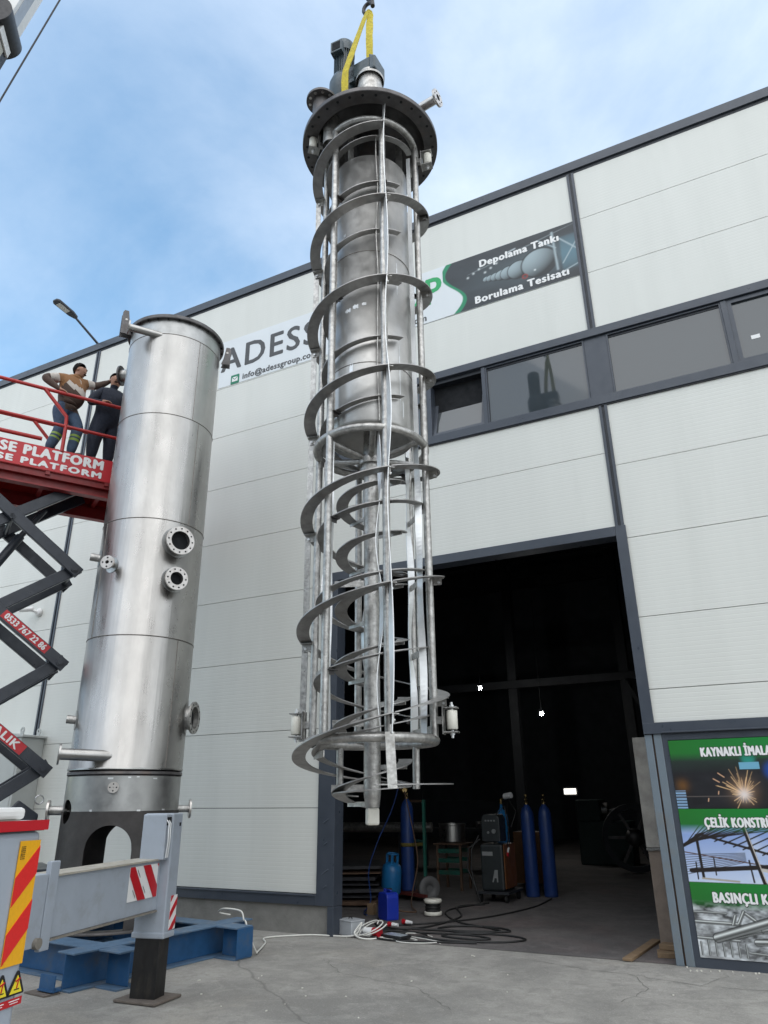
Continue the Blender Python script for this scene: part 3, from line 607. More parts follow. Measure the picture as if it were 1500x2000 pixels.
m = MB(); m.lathe([(.652,7.752),(.652,7.995)], TC, n=128); m.lathe([(.635,7.995),(.635,7.75)], TC, n=96); m.build('top_course', M['shell_band'], VS)
m = MB(); m.lathe([(.648,7.99),(.70,7.99),(.705,8.0),(.705,8.04),(.70,8.05),(.63,8.05),(.63,7.99)], TC, n=96, sm=False); 
for k in range(28): p = tp(k*360/28, .677, 7.988); m.cyl(p, p+V(0,0,-.012), .013, n=8, m=1)
m.build('top_flange', [M['cover_steel'], M['hole']], VS)
for z in (7.75, 6.467, 4.944, 3.44):
    m = MB(); m.torus(TC+V(0,0,z), (0,0,1), .6505, .0055, 120, 6); m.build('weld_seam', M['weld'], VS)
for a, z0, z1 in ((39.5,4.95,6.46), (41,1.95,3.43), (-64,3.45,4.94), (30,6.48,7.74)):
    m = MB(); m.tube([tp(a, .6505, z0+(z1-z0)*k/8) for k in range(9)], .0045, 6); m.build('weld_seam', M['weld'], VS)
def flange_mb(m, c, d, ri, ro, t, nb, hole=.55, bolt=.011, m0=0, m1=1):
    d = Vector(d).normalized(); x, y, _ = frame_z(d)
    m.ringplate(c, d, ri, ro, t, 40, m0)
    for k in range(nb):
        q = Vector(c)+(x*math.cos(2*math.pi*k/nb)+y*math.sin(2*math.pi*k/nb))*(ri+(ro-ri)*hole)+d*(t/2-.004)
        m.cyl(q, q+d*.0065, bolt, n=10, m=m1)
def nozzle(a, z, dira, rp, rf, ln, nb, name='nozzle', pad=True, ft=.024, mt='clean_flange', rin=None, zdir=0, bolt=.011):
    d = (tv(dira)+V(0,0,zdir)).normalized(); c0 = tp(a, .60, z); c1 = tp(a, .65, z)+d*ln; m = MB()
    ri = rin or rp-.012
    m.cyl(c0, c1, rp, n=32, caps=False, m=2); m.cyl(c0, c1, ri, n=32, caps=False, m=2)
    x = c1-d*.055; m.cyl(x, x+d*.004, ri-.001, n=24, m=1)
    if rf: flange_mb(m, c1, d, ri, rf, ft, nb, bolt=bolt)
    if pad:
        pr = rp+.065; vs = []
        e1 = V(0,0,1); e2 = V(0,0,1).cross(tv(a))
        ring = []
        for k in range(33):
            t = 2*math.pi*k/32
            for rad in (rp*.9, pr):
                dz = math.sin(t)*rad; da = math.degrees(math.cos(t)*rad/.65); vs.append(tp(a+da, .6535, z+dz))
        m.add(vs, [(2*k, 2*k+1, 2*k+3, 2*k+2) for k in range(32)], 3, True)
    return m.build(name, [M[mt], M['hole'], M['steel'], M['shell_band']], VS)
nozzle(26.6, 4.665, 20, .135, .185, .10, 12)
nozzle(27, 4.167, 20, .095, .147, .09, 10)
nozzle(-44.8, 4.33, -24, .035, .085, .12, 4, pad=True)
nozzle(-78, 4.50, -92, .05, 0, .11, 0, zdir=.15); nozzle(-79, 2.49, -94, .048, 0, .10, 0, zdir=.1)
nozzle(82, 2.548, 66, .145, .195, .09, 12, mt='steel')
nozzle(-10, 1.735, -6, .018, .058, .02, 4, pad=False, bolt=.008)
nozzle(-93, 1.50, -93, .05, .115, .15, 0, pad=False); nozzle(91, 1.50, 91, .04, .105, .13, 0, pad=False)
nozzle(-112, 7.50, -112, .09, .15, .14, 8, pad=False, mt='cover_steel')
er = tv(90); ec = tv(0)
for z, r, x0, x1, c0, c1 in ((2.062,.062,-.10,-.72,.60,.625), (7.735,.052,-.12,-.66,.60,.62)):
    m = MB(); p0 = TC+er*x0+ec*c0*.93+V(0,0,z); p1 = TC+er*x1+ec*c1+V(0,0,z+.02)
    m.cyl(p0, p1, r, n=32, m=0); d = (p1-p0).normalized(); m.ringplate(p1, d, .02, r+.05, .02, 32, 0); m.cyl(p1+d*.002, p1+d*.011, r*.75, n=24, m=1)
    m.build('tangent_pipe', [M['shell'], M['hole']], VS)
for a, zz, h, w in ((-80, 8.03, .40, .13), (85, 7.84, .30, .12)):
    m = MB(); rdv = tv(a); tg = V(0,0,1).cross(rdv)
    for o in (-.05, .05):
        c = TC+rdv*.74+tg*o+V(0,0,zz); x0 = -.08 if a < 0 else -.06
        m.prism([(x0,-.10),(w*.6,-.10),(w*.6,h-.14),(w*.45,h-.10),(.0,h-.10),(x0+.03,.0)], c, rdv, V(0,0,1), .018)
    m.cyl(TC+rdv*.76+tg*-.065+V(0,0,zz+h*.35), TC+rdv*.76+tg*.065+V(0,0,zz+h*.35), .018, n=12, m=1)
    m.build('lifting_lug', [M['cover_steel'], M['steel']], VS)
m = MB()
for a, z, w, h in ((-14,1.83,.06,.018), (4,1.84,.03,.014), (12,1.845,.03,.012), (30,1.83,.05,.014), (-30,1.50,.03,.02), (16,1.495,.04,.02), (44,1.50,.05,.016)):
    vs = [tp(a+da, .6448, z+dz) for da in (-w*45, w*45) for dz in (-h/2, h/2)]; m.add(vs, [(0,2,3,1)])
m.build('ground_patch', M['bright'], VS)

# blue frame
vd = V(.11,.994,0).normalized(); wd = V(.994,-.11,0).normalized(); BC = V(-6.88,-2.15,0)
BF = thing('beam_frame', (-6.88,-2.15,0), 'blue painted frame of crossed steel beams under the vessel', 'steel frame')
def ibeam(p0, p1, zoff=0.0, w=.25, top=.31):
    m = MB(); a = (p1-p0).normalized(); s = V(0,0,1).cross(a)
    m.bar(p0+V(0,0,.009+zoff), p1+V(0,0,.009+zoff), w, .016, m=1); m.bar(p0+V(0,0,.16), p1+V(0,0,.16), .012, .284, m=0); m.bar(p0+V(0,0,top-.009+zoff), p1+V(0,0,top-.009+zoff), w, .016, m=1)
    L_ = (p1-p0).length
    return m.build('beam', [M['bluebeam'], M['bluedust']], BF, bevel=.003)
for w in (.95, -.93): ibeam(BC+wd*w-vd*1.12, BC+wd*w+vd*1.22)
for v in (-.74, .76):
    for a, b in ((-1.75,-1.06), (-.80,.82), (1.08,1.39)): ibeam(BC+vd*v+wd*a, BC+vd*v+wd*b, -.002)
m = MB(); e = BC+wd*.95-vd*1.135; m.obox(e+V(-.05,-.10,.085), wd, vd, V(0,0,1), .22, .012, .13); m.obox(e+V(-.05,-.07,.03), wd, vd, V(0,0,1), .22, .10, .012); m.build('foot_plate', M['bluebeam'], BF)
m = MB(); m.obox(e+V(-.10,-.10,.008), wd, vd, V(0,0,1), .30, .16, .012); m.build('foot_pad', M['pad'], BF)
m = MB(); e2 = BC+vd*.76+wd*1.40; m.obox(e2+V(0,0,.155), wd, vd, V(0,0,1), .012, .24, .28); m.build('end_plate', M['bluebeam'], BF)

# ------------------------------------------------------------------ agitator hanging from the crane
AC = Vector((-2.585, -3.90, 0)); AF = math.atan2(-8.776+3.90, 2.585)
def av(a): t = AF+R(a); return Vector((math.cos(t), math.sin(t), 0))
def ap(a, r, z): return AC+av(a)*r+Vector((0,0,z))
AG = thing('hanging_agitator', (-2.585,-3.90,1.42), 'long steel agitator with spiral ribbons hanging in front of the doorway', 'agitator')
FZ = 7.893; DZ = 8.08      # underside of the cover flange; datum of the drive on top
m = MB(); m.lathe([(.565,FZ),(.70,FZ),(.705,FZ+.006),(.705,FZ+.050),(.70,FZ+.056),(.565,FZ+.056)], AC, n=96, sm=False)
for k in range(32): p = ap(k*360/32+5, .655, FZ-.0015); m.cyl(p+V(0,0,.002), p+V(0,0,-.001), .014, n=10, m=1)
m.build('cover_flange', [M['cover_steel'], M['hole']], AG)
m = MB(); m.lathe([(.57,FZ+.01),(.565,FZ+.05),(.53,FZ+.13),(.42,FZ+.19),(.25,FZ+.22),(0,FZ+.23)], AC, n=72); m.lathe([(.575,FZ+.056),(.575,FZ+.09),(.54,FZ+.15),(.42,FZ+.205),(.25,FZ+.235),(0,FZ+.245)], AC, n=72)
m.build('cover_dome', M['cover_steel'], AG)
m = MB(); m.lathe([(.145,FZ+.2),(.145,DZ+.72),(.13,DZ+.78),(.13,DZ+.93)], AC, n=40); m.lathe([(.155,DZ+.84),(.16,DZ+.855),(.155,DZ+.875),(0,DZ+.875)], AC, n=40); m.build('drive_neck', M['steel'], AG)
m = MB(); m.ringplate(ap(40,.33,FZ+.42), (0,0,1), .035, .085, .022, 32); m.cyl(ap(40,.33,FZ+.235), ap(40,.33,FZ+.42), .04, n=20); m.build('cover_nozzle', M['bright'], AG)
# gearbox and motor
gx = av(-62); gx = V(-1,0.05,0).normalized(); gy = V(0,0,1).cross(gx)
gb = MB(); c = AC+V(0,0,DZ+1.02)
gb.obox(c+gx*.13, gx, gy, V(0,0,1), .36, .20, .22); gb.prism([(-.05,-.13),(-.13,-.13),(-.13,.06),(-.05,.135)], c, gx, V(0,0,1), .23); gb.build('gearbox', M['motor'], AG, bevel=.018)
mc = AC+gx*.345+V(0,0,0)
mm = MB(); mm.lathe([(.0,DZ+.30),(.07,DZ+.30),(.10,DZ+.56),(.145,DZ+.78),(.165,DZ+.86),(.165,DZ+1.02),(.14,DZ+1.10),(.12,DZ+1.12)], mc, n=28); mm.obox(mc-gx*.12+V(0,0,DZ+.96), gx, gy, V(0,0,1), .16, .20, .18); mm.build('motor_bell', M['motor'], AG)
mm = MB(); mm.cyl(mc+V(0,0,DZ+1.10), mc+V(0,0,DZ+1.56), .100, n=28)
for k in range(30):
    t = 2*math.pi*k/30; d = V(math.cos(t), math.sin(t), 0); mm.obox(mc+d*.107+V(0,0,DZ+1.32), d, V(0,0,1).cross(d), V(0,0,1), .022, .005, .40)
mm.build('motor_body', M['motor'], AG)
mm = MB(); mm.lathe([(.122,DZ+1.50),(.124,DZ+1.60),(.118,DZ+1.66),(.09,DZ+1.685),(0,DZ+1.69)], mc, n=28); mm.lathe([(.122,DZ+1.50),(0,DZ+1.50)], mc, n=28); mm.build('fan_cowl', M['motor'], AG)
mm = MB(); tdir = V(.05,-1,0).normalized(); mm.obox(mc+tdir*.13+gx*.02+V(0,0,DZ+1.49), tdir, V(0,0,1).cross(tdir), V(0,0,1), .08, .14, .17); mm.obox(mc+tdir*.172+gx*.02+V(0,0,DZ+1.49), tdir, V(0,0,1).cross(tdir), V(0,0,1), .004, .10, .12, 1); mm.build('terminal_box', [M['motor'], M['hole']], AG, bevel=.006)
# cover nozzles
m = MB(); p0 = AC+V(.36,.0,FZ+.262); p1 = AC+V(.80,-.06,FZ+.255); m.cyl(p0, p1, .046, n=28); d = (p1-p0).normalized(); flange_mb(m, p1, d, .034, .090, .022, 6, bolt=.007); m.cyl(p1-d*.01, p1+d*.003, .036, n=20, m=1)
m.build('side_nozzle', [M['clean_flange'], M['hole']], AG)
m = MB(); p0 = AC+V(-.44,-.28,FZ+.10); p1 = p0+V(0,0,.58); m.cyl(p0, p1, .095, n=32, caps=False); flange_mb(m, p1, (0,0,-1), .085, .165, .028, 10, bolt=.016); m.build('top_nozzle', [M['cover_steel'], M['clean_flange']], AG)
m = MB(); m.cyl(ap(-58,.46,FZ+.14), ap(-58,.46,FZ-.20), .085, n=28, caps=False); m.cyl(ap(-58,.46,FZ+.14), ap(-58,.46,FZ-.20), .078, n=28, caps=False); m.build('dip_stub', M['steel'], AG)
# drum
m = MB(); m.lathe([(.0,7.39),(.33,7.39),(.36,7.40),(.372,7.43),(.372,4.50),(.36,4.465),(.33,4.46),(.33,4.62),(0,4.62)], AC, n=96); m.build('drum', M['drum'], AG)
for z in (5.05, 6.25):
    m = MB(); m.torus(AC+V(0,0,z), (0,0,1), .3722, .004, 96, 6); m.build('drum_seam', M['weld'], AG)
m = MB()
for a0, z0, wa, hh in ((-27,4.98,5,.13), (-33,5.62,9,.035), (-21,5.64,8,.04), (-9,5.655,6,.03), (42,4.95,1.6,.55), (40,6.0,1.4,.30), (47,4.65,2.2,.16), (-40,6.5,4,.03)):
    for k in range(4):
        vs = [ap(a0+wa*(k+i)/4-wa/2, .3735, z0+dz*(1+.25*math.sin(k*3+a0))) for i in (0, 1) for dz in (-hh/2, hh/2)]; m.add(vs, [(0,2,3,1)])
m.build('ground_patch', M['bright'], AG)
for k in range(6):
    m = MB(); a = 20+60*k; rdv = av(a); m.obox(AC+rdv*.30+V(0,0,7.69), rdv, V(0,0,1).cross(rdv), V(0,0,1), .07, .012, .68); m.build('drum_hanger', M['steel'], AG)
m = MB(); m.lathe([(.14,7.39),(.14,8.25)], AC, n=32); m.build('neck_tube', M['steel_dark'], AG)
# shaft
m = MB(); m.lathe([(.066,4.64),(.070,4.30),(.102,4.30),(.102,4.245),(.078,4.245),(.078,4.20),(.102,4.20),(.102,4.145),(.062,4.145),(.062,1.62),(.050,1.535)], AC, n=56, sm=False); m.build('shaft', M['steel'], AG)
m = MB(); m.obox(AC+V(0,0,1.477), av(12), V(0,0,1).cross(av(12)), V(0,0,1), .088, .088, .115); m.build('shaft_cap', M['nylon'], AG, bevel=.014)
# rings, rods, strips
RODS = [14+60*k for k in range(6)]; RR = .468
for z, nm in ((7.80,'ring_pipe'), (4.37,'ring_pipe'), (1.985,'ring_pipe')):
    m = MB(); m.torus(AC+V(0,0,z), (0,0,1), RR, .034, 96, 14); m.build(nm, M['steel'], AG)
for a in RODS:
    m = MB(); z0, z1 = (1.99, 7.80); m.cyl(ap(a, RR+.004, z0), ap(a, RR+.004, z1), .030, n=18); m.build('cage_rod', M['steel'], AG)
for a in RODS:
    m = MB(); m.cyl(ap(a-12, RR-.02, 4.37), ap(a-12, .05, 4.30), .026, n=14); m.build('spoke', M['steel'], AG)
for a in (-147, 133):
    m = MB(); m.cyl(ap(a, RR, 1.98), ap(a, RR-.005, 1.66), .028, n=16); m.build('bottom_stub', M['steel'], AG)
def strip(a, rin, rout, z0, z1, amp, seed, name, mtl, per=.46, tw=0.0):
    m = MB(); n = int((z1-z0)/.035); rng = random.Random(seed); rdv = av(a); tg = V(0,0,1).cross(rdv); vs = []; ph = rng.uniform(0, 6)
    for i in range(n+1):
        z = z0+(z1-z0)*i/n; w = math.sin(z*2*math.pi/(per*2)+ph)+.5*math.sin(z*2*math.pi/(per*1.37)+ph*2)
        o = amp*w; twk = tw*math.sin(z*2*math.pi/(per*2)+ph)
        for r, e in ((rin, -twk), (rout, twk)):
            for h in (-.003, .003): vs.append(AC+rdv*(r)+tg*(o+e+h)+V(0,0,z))
    fs = []
    for i in range(n):
        b = 4*i; c = b+4
        fs += [(b,b+2,c+2,c), (b+1,c+1,c+3,b+3), (b,c,c+1,b+1), (b+2,b+3,c+3,c+2)]
    fs += [(0,1,3,2), (4*n,4*n+2,4*n+3,4*n+1)]
    m.add(vs, fs, 0, False); return m.build(name, M[mtl], AG)
for i, a in enumerate(RODS):
    if i % 2 == 0: strip(a, .530, .582, 2.0, 7.99 if a == 14 else 7.45, .008 if a == 14 else .004, i, 'outer_strip', 'bright' if a == 14 else 'steel', .92, tw=.010 if a == 14 else 0)
    strip(a-6, .385, .436, 2.02, 4.35, .013, 20+i, 'inner_strip', 'bright', .6, tw=.012)
    strip(a-6, .395, .435, 4.45, 7.62, .006, 40+i, 'inner_strip', 'bright' if i in (1,2) else 'steel', .6)  # right-hand bars take the paler metal that holds painted sky reflection
m = MB(); q0 = ap(12, .56, 2.01); q1 = ap(13, .585, 1.655); tgt = V(0,0,1).cross(av(14)); m.bar(q0, q1, .065, .008, up=av(14).cross(V(0,0,1)).cross(q1-q0), m=0); m.build('end_strip', M['steel'], AG)
def ribbon(name, a0, a1, zf, ri, ro, t, mtl, step=4):
    m = MB(); n = max(2, int(abs(a1-a0)/step)); vs = []
    for i in range(n+1):
        a = a0+(a1-a0)*i/n; z = zf(a)
        for r in (ri, ro):
            for h in (-t/2, t/2): vs.append(ap(a, r, z+h))
    fs = []
    for i in range(n):
        b = 4*i; c = b+4
        fs += [(b,c,c+2,b+2), (b+1,b+3,c+3,c+1), (b,b+1,c+1,c), (b+2,c+2,c+3,b+3)]
    fs += [(0,2,3,1), (4*n,4*n+1,4*n+3,4*n+2)]
    m.add(vs, fs, 0, False); return m.build(name, M[mtl], AG)
zo = lambda a: 7.662-.9215*(14-a)/360
for k in range(6):
    ribbon('outer_ribbon', 14-360*k, 14-360*k-358.6, zo, .488, .588, .008, 'ribbon')
A6 = 14-360*6
def zlow(a):
    t = (A6-a)/360.0
    return 2.134-.9215*t if t < .30 else 1.690+.1675*max(0, (.75-t)/.45)**2
ztop = zlow(A6-.72*360)
ribbon('outer_ribbon', A6, A6-255, zlow, .488, .588, .008, 'ribbon')
ze = zlow(A6-255)
ribbon('outer_ribbon', A6-255.5, A6-372, lambda a: ze+(1.680-ze)*min(1, (A6-255-a)/100), .488, .588, .008, 'ribbon')
# cage ribbon inside the rods
for zt in (7.618, 7.028, 6.448, 5.865, 5.275, 4.685):
    ribbon('inner_ribbon', 40 if zt < 7.5 else 74, -230, lambda a, z=zt: z-.585*(10-a)/360, .388, .446, .008, 'ribbon')
for zt in (3.739, 3.171, 2.560, 2.06):
    ribbon('inner_ribbon', 74, -226, lambda a, z=zt: z-.56*(10-a)/360, .370, .446, .008, 'ribbon')
# screw round the shaft, in half-turn blades
zs = 4.02
for k in range(6):
    a0 = 60-180*0
    zt = 3.98-.445*k
    ribbon('screw_blade', 95, -185, lambda a, z=zt: z-.445*(10-a)/360, .195, .295, .008, 'ribbon')
for k in range(6):
    zt = 3.98-.445*k
    for a in (60, -140):
        z = zt-.445*(10-a)/360-.012; m = MB(); m.bar(ap(a,.055,z), ap(a,.285,z), .008, .034); m.build('blade_strut', M['steel'], AG)
for z in (3.80, 3.22, 2.65, 2.06):
    m = MB(); m.bar(ap(128,.41,z), ap(76,.45,z), .007, .05); m.build('cross_tie', M['steel'], AG)
    m = MB(); m.bar(ap(-100,.44,z-.17), ap(-50,.44,z-.17), .007, .045); m.build('cross_tie', M['steel'], AG)
for z in (3.20, 2.12, 1.665):
    m = MB(); rdv = av(-95); m.obox(ap(-95,.175,z), rdv, V(0,0,1).cross(rdv), V(0,0,1), .25, .006, .05); m.build('blade_plate', M['steel'], AG)
ribbon('screw_blade', 120, -150, lambda a: 1.655-.10*(10-a)/360, .205, .288, .008, 'ribbon')
# brackets where the outer ribbon meets the rods
for k in range(7):
    for a in (-106, 74, 14):
        aa = a-360*k
        if aa > 14: z = zo(aa-360)
        else: z = zo(aa)
        if z < 1.95 or z > 7.62: continue
        rdv = av(a); m = MB(); tg = V(0,0,1).cross(rdv)
        m.obox(AC+rdv*.525+tg*.008+V(0,0,z-.035), rdv, tg, V(0,0,1), .085, .007, .062, 0); m.obox(AC+rdv*.53+tg*.02+V(0,0,z-.006), rdv, tg, V(0,0,1), .10, .05, .006, 0)
        b0 = AC+rdv*.545+tg*.012+V(0,0,z-.045); m.cyl(b0-tg*.012, b0+tg*.012, .011, n=6, m=1); m.build('ribbon_bracket', [M['steel'], M['bright']], AG)
for i, a in enumerate((-46, 14, 74, 134)):
    for zt in (7.028, 5.865, 4.685, 3.739, 2.560):
        z = zt-.58*(10-(a-360 if a > 100 else a))/360
        rdv = av(a); tg = V(0,0,1).cross(rdv); m = MB(); m.obox(AC+rdv*.435+tg*.02+V(0,0,z-.02), rdv, tg, V(0,0,1), .07, .006, .045); m.obox(AC+rdv*.43+tg*.02+V(0,0,z-.008), rdv, tg, V(0,0,1), .085, .055, .006); m.build('tab', M['steel_dark'], AG)
# guide rollers
for a, z in ((74,2.12), (-106,2.12), (74,7.60), (-75,7.82)):
    rdv = av(a); tg = V(0,0,1).cross(rdv); c = AC+rdv*.605+V(0,0,z)
    m = MB(); m.obox(c-rdv*.062, rdv, tg, V(0,0,1), .008, .09, .20)
    for s_ in (-1, 1): m.obox(c-rdv*.01+V(0,0,s_*.085), rdv, tg, V(0,0,1), .11, .09, .008)
    m.cyl(c+V(0,0,-.125), c+V(0,0,.125), .010, n=10, m=1); m.cyl(c+V(0,0,.09), c+V(0,0,.105), .018, n=6, m=1); m.cyl(c+V(0,0,-.105), c+V(0,0,-.09), .018, n=6, m=1)
    m.bar(AC+rdv*.48+V(0,0,z), AC+rdv*.55+V(0,0,z), .04, .05, m=0)
    ro = m.build('roller_bracket', [M['steel'], M['bright']], AG)
    m = MB(); m.lathe([(0,-.068),(.034,-.068),(.040,-.062),(.040,.062),(.034,.068),(0,.068)], c, n=28); m.build('roller', M['nylon'], ro)

# slings and hook
def sling(name, pts, w, label, seed, faces):
    rng = random.Random(seed); m = MB(); n = 14; P = [Vector(p) for p in pts]; vs = []
    for i in range(n+1):
        t = i/n*(len(P)-1); k = min(int(t), len(P)-2); f = t-k; p = P[k].lerp(P[k+1], f)
        d = (P[k+1]-P[k]).normalized(); ang = faces[0]+(faces[1]-faces[0])*i/n; sd = (Matrix.Rotation(ang, 3, d) @ d.cross(V(.2,-1,.1)).normalized()); nn = d.cross(sd)
        ww = w*(.9+.15*rng.random())*(.5 if i in (0, n) else 1)
        for a, b in ((-1,-1),(1,-1),(1,1),(-1,1)): vs.append(p+sd*(a*ww/2)+nn*(b*.006))
    fs = [(4*i+j, 4*i+(j+1) % 4, 4*i+4+(j+1) % 4, 4*i+4+j) for i in range(n) for j in range(4)]+[(3,2,1,0), (4*n,4*n+1,4*n+2,4*n+3)]
    m.add(vs, fs, 0, False); o = m.build(name, M['yellow'], loc=P[-1]); return tag(o, label, 'sling', 'slings on the crane hook')
HK = AC+V(-.02,0,10.12)
sling('lifting_sling', [HK+V(0,-.02,0), AC+V(-.125,-.10,9.55), AC+V(-.20,-.16,8.95)+V(0,-.05,0), AC+V(-.20,-.18,8.17)], .075, 'yellow lifting sling running down to the cover, nearer the motor', 1, (.5, -.3))
sling('lifting_sling', [HK+V(.01,.03,.06), AC+V(.02,-.05,9.62), AC+V(.03,-.06,9.19)], .08, 'yellow lifting sling ending on top of the gearbox', 2, (-.8, .2))
H = thing('crane_hook', HK+V(0,0,.0), 'black crane hook with shackle holding the yellow slings', 'hook')
m = MB(); m.tube([HK+V(.06*math.cos(t)-.0, 0, .06+.085*math.sin(t)) for t in [math.pi*2*k/20 for k in range(14)]], .022, 10); m.tube([HK+V(.06,0,.06), HK+V(.05,0,.18), HK+V(0,0,.22), HK+V(0,0,.55)], .026, 10); m.build('hook_body', M['hook'], H)
m = MB(); m.cyl(HK+V(0,-.07,.7), HK+V(0,.07,.7), .17, n=24); m.box(HK.x-.06, HK.x+.06, HK.y-.09, HK.y+.09, HK.z+.5, HK.z+.85); m.build('hook_block', M['hook'], H)

# ------------------------------------------------------------------ crane truck
TD = V(-.218,.976,0).normalized(); TN = V(.976,.218,0).normalized(); TB = -TN
C0 = Vector((-3.433,-5.97,0))            # rear corner next to the vessel (on the ground)
CR = thing('crane_truck', C0+TB*2.5-TD*1.2, 'grey and white crane truck with hazard stripes and an outrigger leg', 'crane truck')
def tq(t, n_, z): return C0+TD*t+TN*n_+V(0,0,z)
m = MB()
m.obox(tq(-1.25,-.9,1.02), TD, TN, V(0,0,1), 2.5, 1.8, .88, 0)
m.build('rear_body', M['crane_grey'], CR, bevel=.03)
m = MB(); m.obox(tq(-1.25,-.02,.45), TD, TN, V(0,0,1), 2.44, .06, .22, 0); m.obox(tq(-.02,-.3,.40), TD, TN, V(0,0,1), .10, .5, .24); b = m.build('bumper', M['crane_white'], CR, bevel=.01)
m = MB(); m.prism([(-.40,.34),(-.03,.34),(-.10,.55),(-.33,.55)], tq(0,.014,0), TD, V(0,0,1), .004); m.prism([(-.30,.34),(-.16,.34),(-.20,.47),(-.25,.47)], tq(0,.018,0), TD, V(0,0,1), .004, 1); m.build('stripe', [M['red'], M['white']], b)
m = MB(); m.obox(tq(-1.24,-.9,1.488), TD, TN, V(0,0,1), 2.54, 1.84, .040, 0); dk = m.build('deck', M['crane_white'], CR, bevel=.012)
m = MB(); m.obox(tq(-1.24,.0215,1.487), TD, TN, V(0,0,1), 2.50, .004, .048, 0); m.obox(tq(-1.24,.0, 1.463), TD, TN, V(0,0,1), 2.48, .012, .006, 1); m.build('red_band', [M['red'], M['hole']], dk)
m = MB(); m.obox(tq(-1.27,-.17,1.542), TD, TN, V(0,0,1), 2.4, .22, .06, 0); m.build('deck_step', M['crane_white'], CR, bevel=.02)
m = MB(); m.obox(tq(-.20,-.10,1.512), TD, TN, V(0,0,1), .14, .12, .003, 0); m.obox(tq(-.34,-.08,1.512), TD, TN, V(0,0,1), .07, .08, .003, 0); m.build('bare_patch', M['grime'], dk)
m = MB(); m.obox(tq(-.22,-.26,1.583), TD, TN, V(0,0,1), .07, .10, .045, 0); m.build('wood_chock', M['wood'], CR)
# hazard marker
def hazard(parent, o, ax, ay, w, h, stripes, slope, c1, c2, n_off, name='hazard_marker'):
    az = Vector(ax).cross(Vector(ay)).normalized(); m = MB(); m.prism([(0,0),(w,0),(w,h),(0,h)], Vector(o)+az*n_off, ax, ay, .004, 0)
    for z in stripes:
        poly = [(0,z),(w,z+w*slope),(w,z+w*slope+stripes_h),(0,z+stripes_h)]
        poly = clip_poly(poly, w, h)
        if len(poly) > 2: m.prism(poly, Vector(o)+az*(n_off+.0035), ax, ay, .003, 1)
    return m.build(name, [M[c1], M[c2]], parent)
def clip_poly(P, w, h):
    def cl(P, inside, inter):
        out = []
        for i, q in enumerate(P):
            p = P[i-1]
            if inside(q):
                if not inside(p): out.append(inter(p, q))
                out.append(q)
            elif inside(p): out.append(inter(p, q))
        return out
    def iy(y): return lambda p, q: (p[0]+(q[0]-p[0])*(y-p[1])/(q[1]-p[1]), y)
    P = cl(P, lambda p: p[1] >= 0, iy(0)); return cl(P, lambda p: p[1] <= h, iy(h)) if P else P
stripes_h = .115
hazard(CR, tq(-.158,.002,.868), TD, V(0,0,1), .145, .548, (.02-.115+.0, .225, .0-.345+.23+.0), .95, 'hazyellow', 'hazred', .004) if False else None
stripes_h = .128
hazard(CR, tq(-.158,.002,.868), TD, V(0,0,1), .145, .548, (.01, .255), .95, 'hazyellow', 'hazred', .004)
m = MB()
for k, wv in enumerate((.05,.035,.045)):
    for j in range(7): m.obox(tq(-.150+.011*k+.006, .0105, 1.335+.009*j), TD, TN, V(0,0,1), .007, .001, .006*random.uniform(.5,1))
m.build('marker_print', M['black'], CR)
for t0 in (-.075, -.178):
    m = MB(); m.prism([(-.006,0),(.099,0),(.105,.006),(.055,.098),(.0465,.102),(.038,.098),(-.012,.006)], tq(t0,.006,.738), TD, V(0,0,1), .003, 1)
    m.prism([(.006,.009),(.087,.009),(.0465,.083)], tq(t0,.0085,.738), TD, V(0,0,1), .003, 0)
    m.bar(tq(t0+.030,.0105,.762), tq(t0+.066,.0105,.762), .0006, .005, m=1); m.bar(tq(t0+.046,.0105,.766), tq(t0+.052,.0105,.799), .006, .004, up=TN, m=2); m.bar(tq(t0+.034,.0105,.796), tq(t0+.062,.0105,.806), .007, .004, up=TN, m=2)
    m.obox(tq(t0+.0465,.006,.710), TD, TN, V(0,0,1), .105, .002, .032, 2); m.obox(tq(t0+.0465,.0065,.7155), TD, TN, V(0,0,1), .07, .003, .004, 3); m.obox(tq(t0+.0465,.0065,.7055), TD, TN, V(0,0,1), .055, .003, .003, 3)
    m.build('warning_sign', [M['signyellow'], M['black'], M['red'], M['white']], CR)
# outrigger
LG = V(-5.05,-3.35,0)
def oq(t, n_, z): return LG+TD*t+TN*n_+V(0,0,z)
m = MB()
m.prism([(-2.6,.70),(-1.50,.70),(.02,.70),(.02,1.095),(-2.6,1.095)], oq(0,-.11,0), TD, V(0,0,1), .22, 0)
m.build('outrigger_beam', M['crane_grey'], CR, bevel=.006)
m = MB(); m.obox(oq(-1.3,-.105,1.103), TD, TN, V(0,0,1), 2.62, .25, .014, 0); m.obox(oq(-1.3,-.105,.692), TD, TN, V(0,0,1), 2.62, .24, .014, 1); m.build('beam_edge', [mat('worn cream edge', (.42,.39,.33), .6, 0, .15, 12, (.20,.16,.12), .6, 9), M['grime']], CR)
m = MB(); m.obox(oq(-1.48,.02,.92), TD, TN, V(0,0,1), .10, .04, .56); m.obox(oq(-1.62,.0,.9), TD, TN, V(0,0,1), .16, .08, .45); m.cyl(oq(-1.58,.03,.70), oq(-1.58,.07,.70), .035, n=14, m=1); m.build('beam_guide', [M['crane_grey'], M['grime']], CR, bevel=.006)
m = MB(); m.obox(oq(.105,-.06,.985), TD, TN, V(0,0,1), .17, .30, 1.0, 0); m.obox(oq(.105,-.06,.50), TD, TN, V(0,0,1), .19, .32, .05, 0)
hs = m.build('leg_housing', M['crane_grey'], CR, bevel=.012)
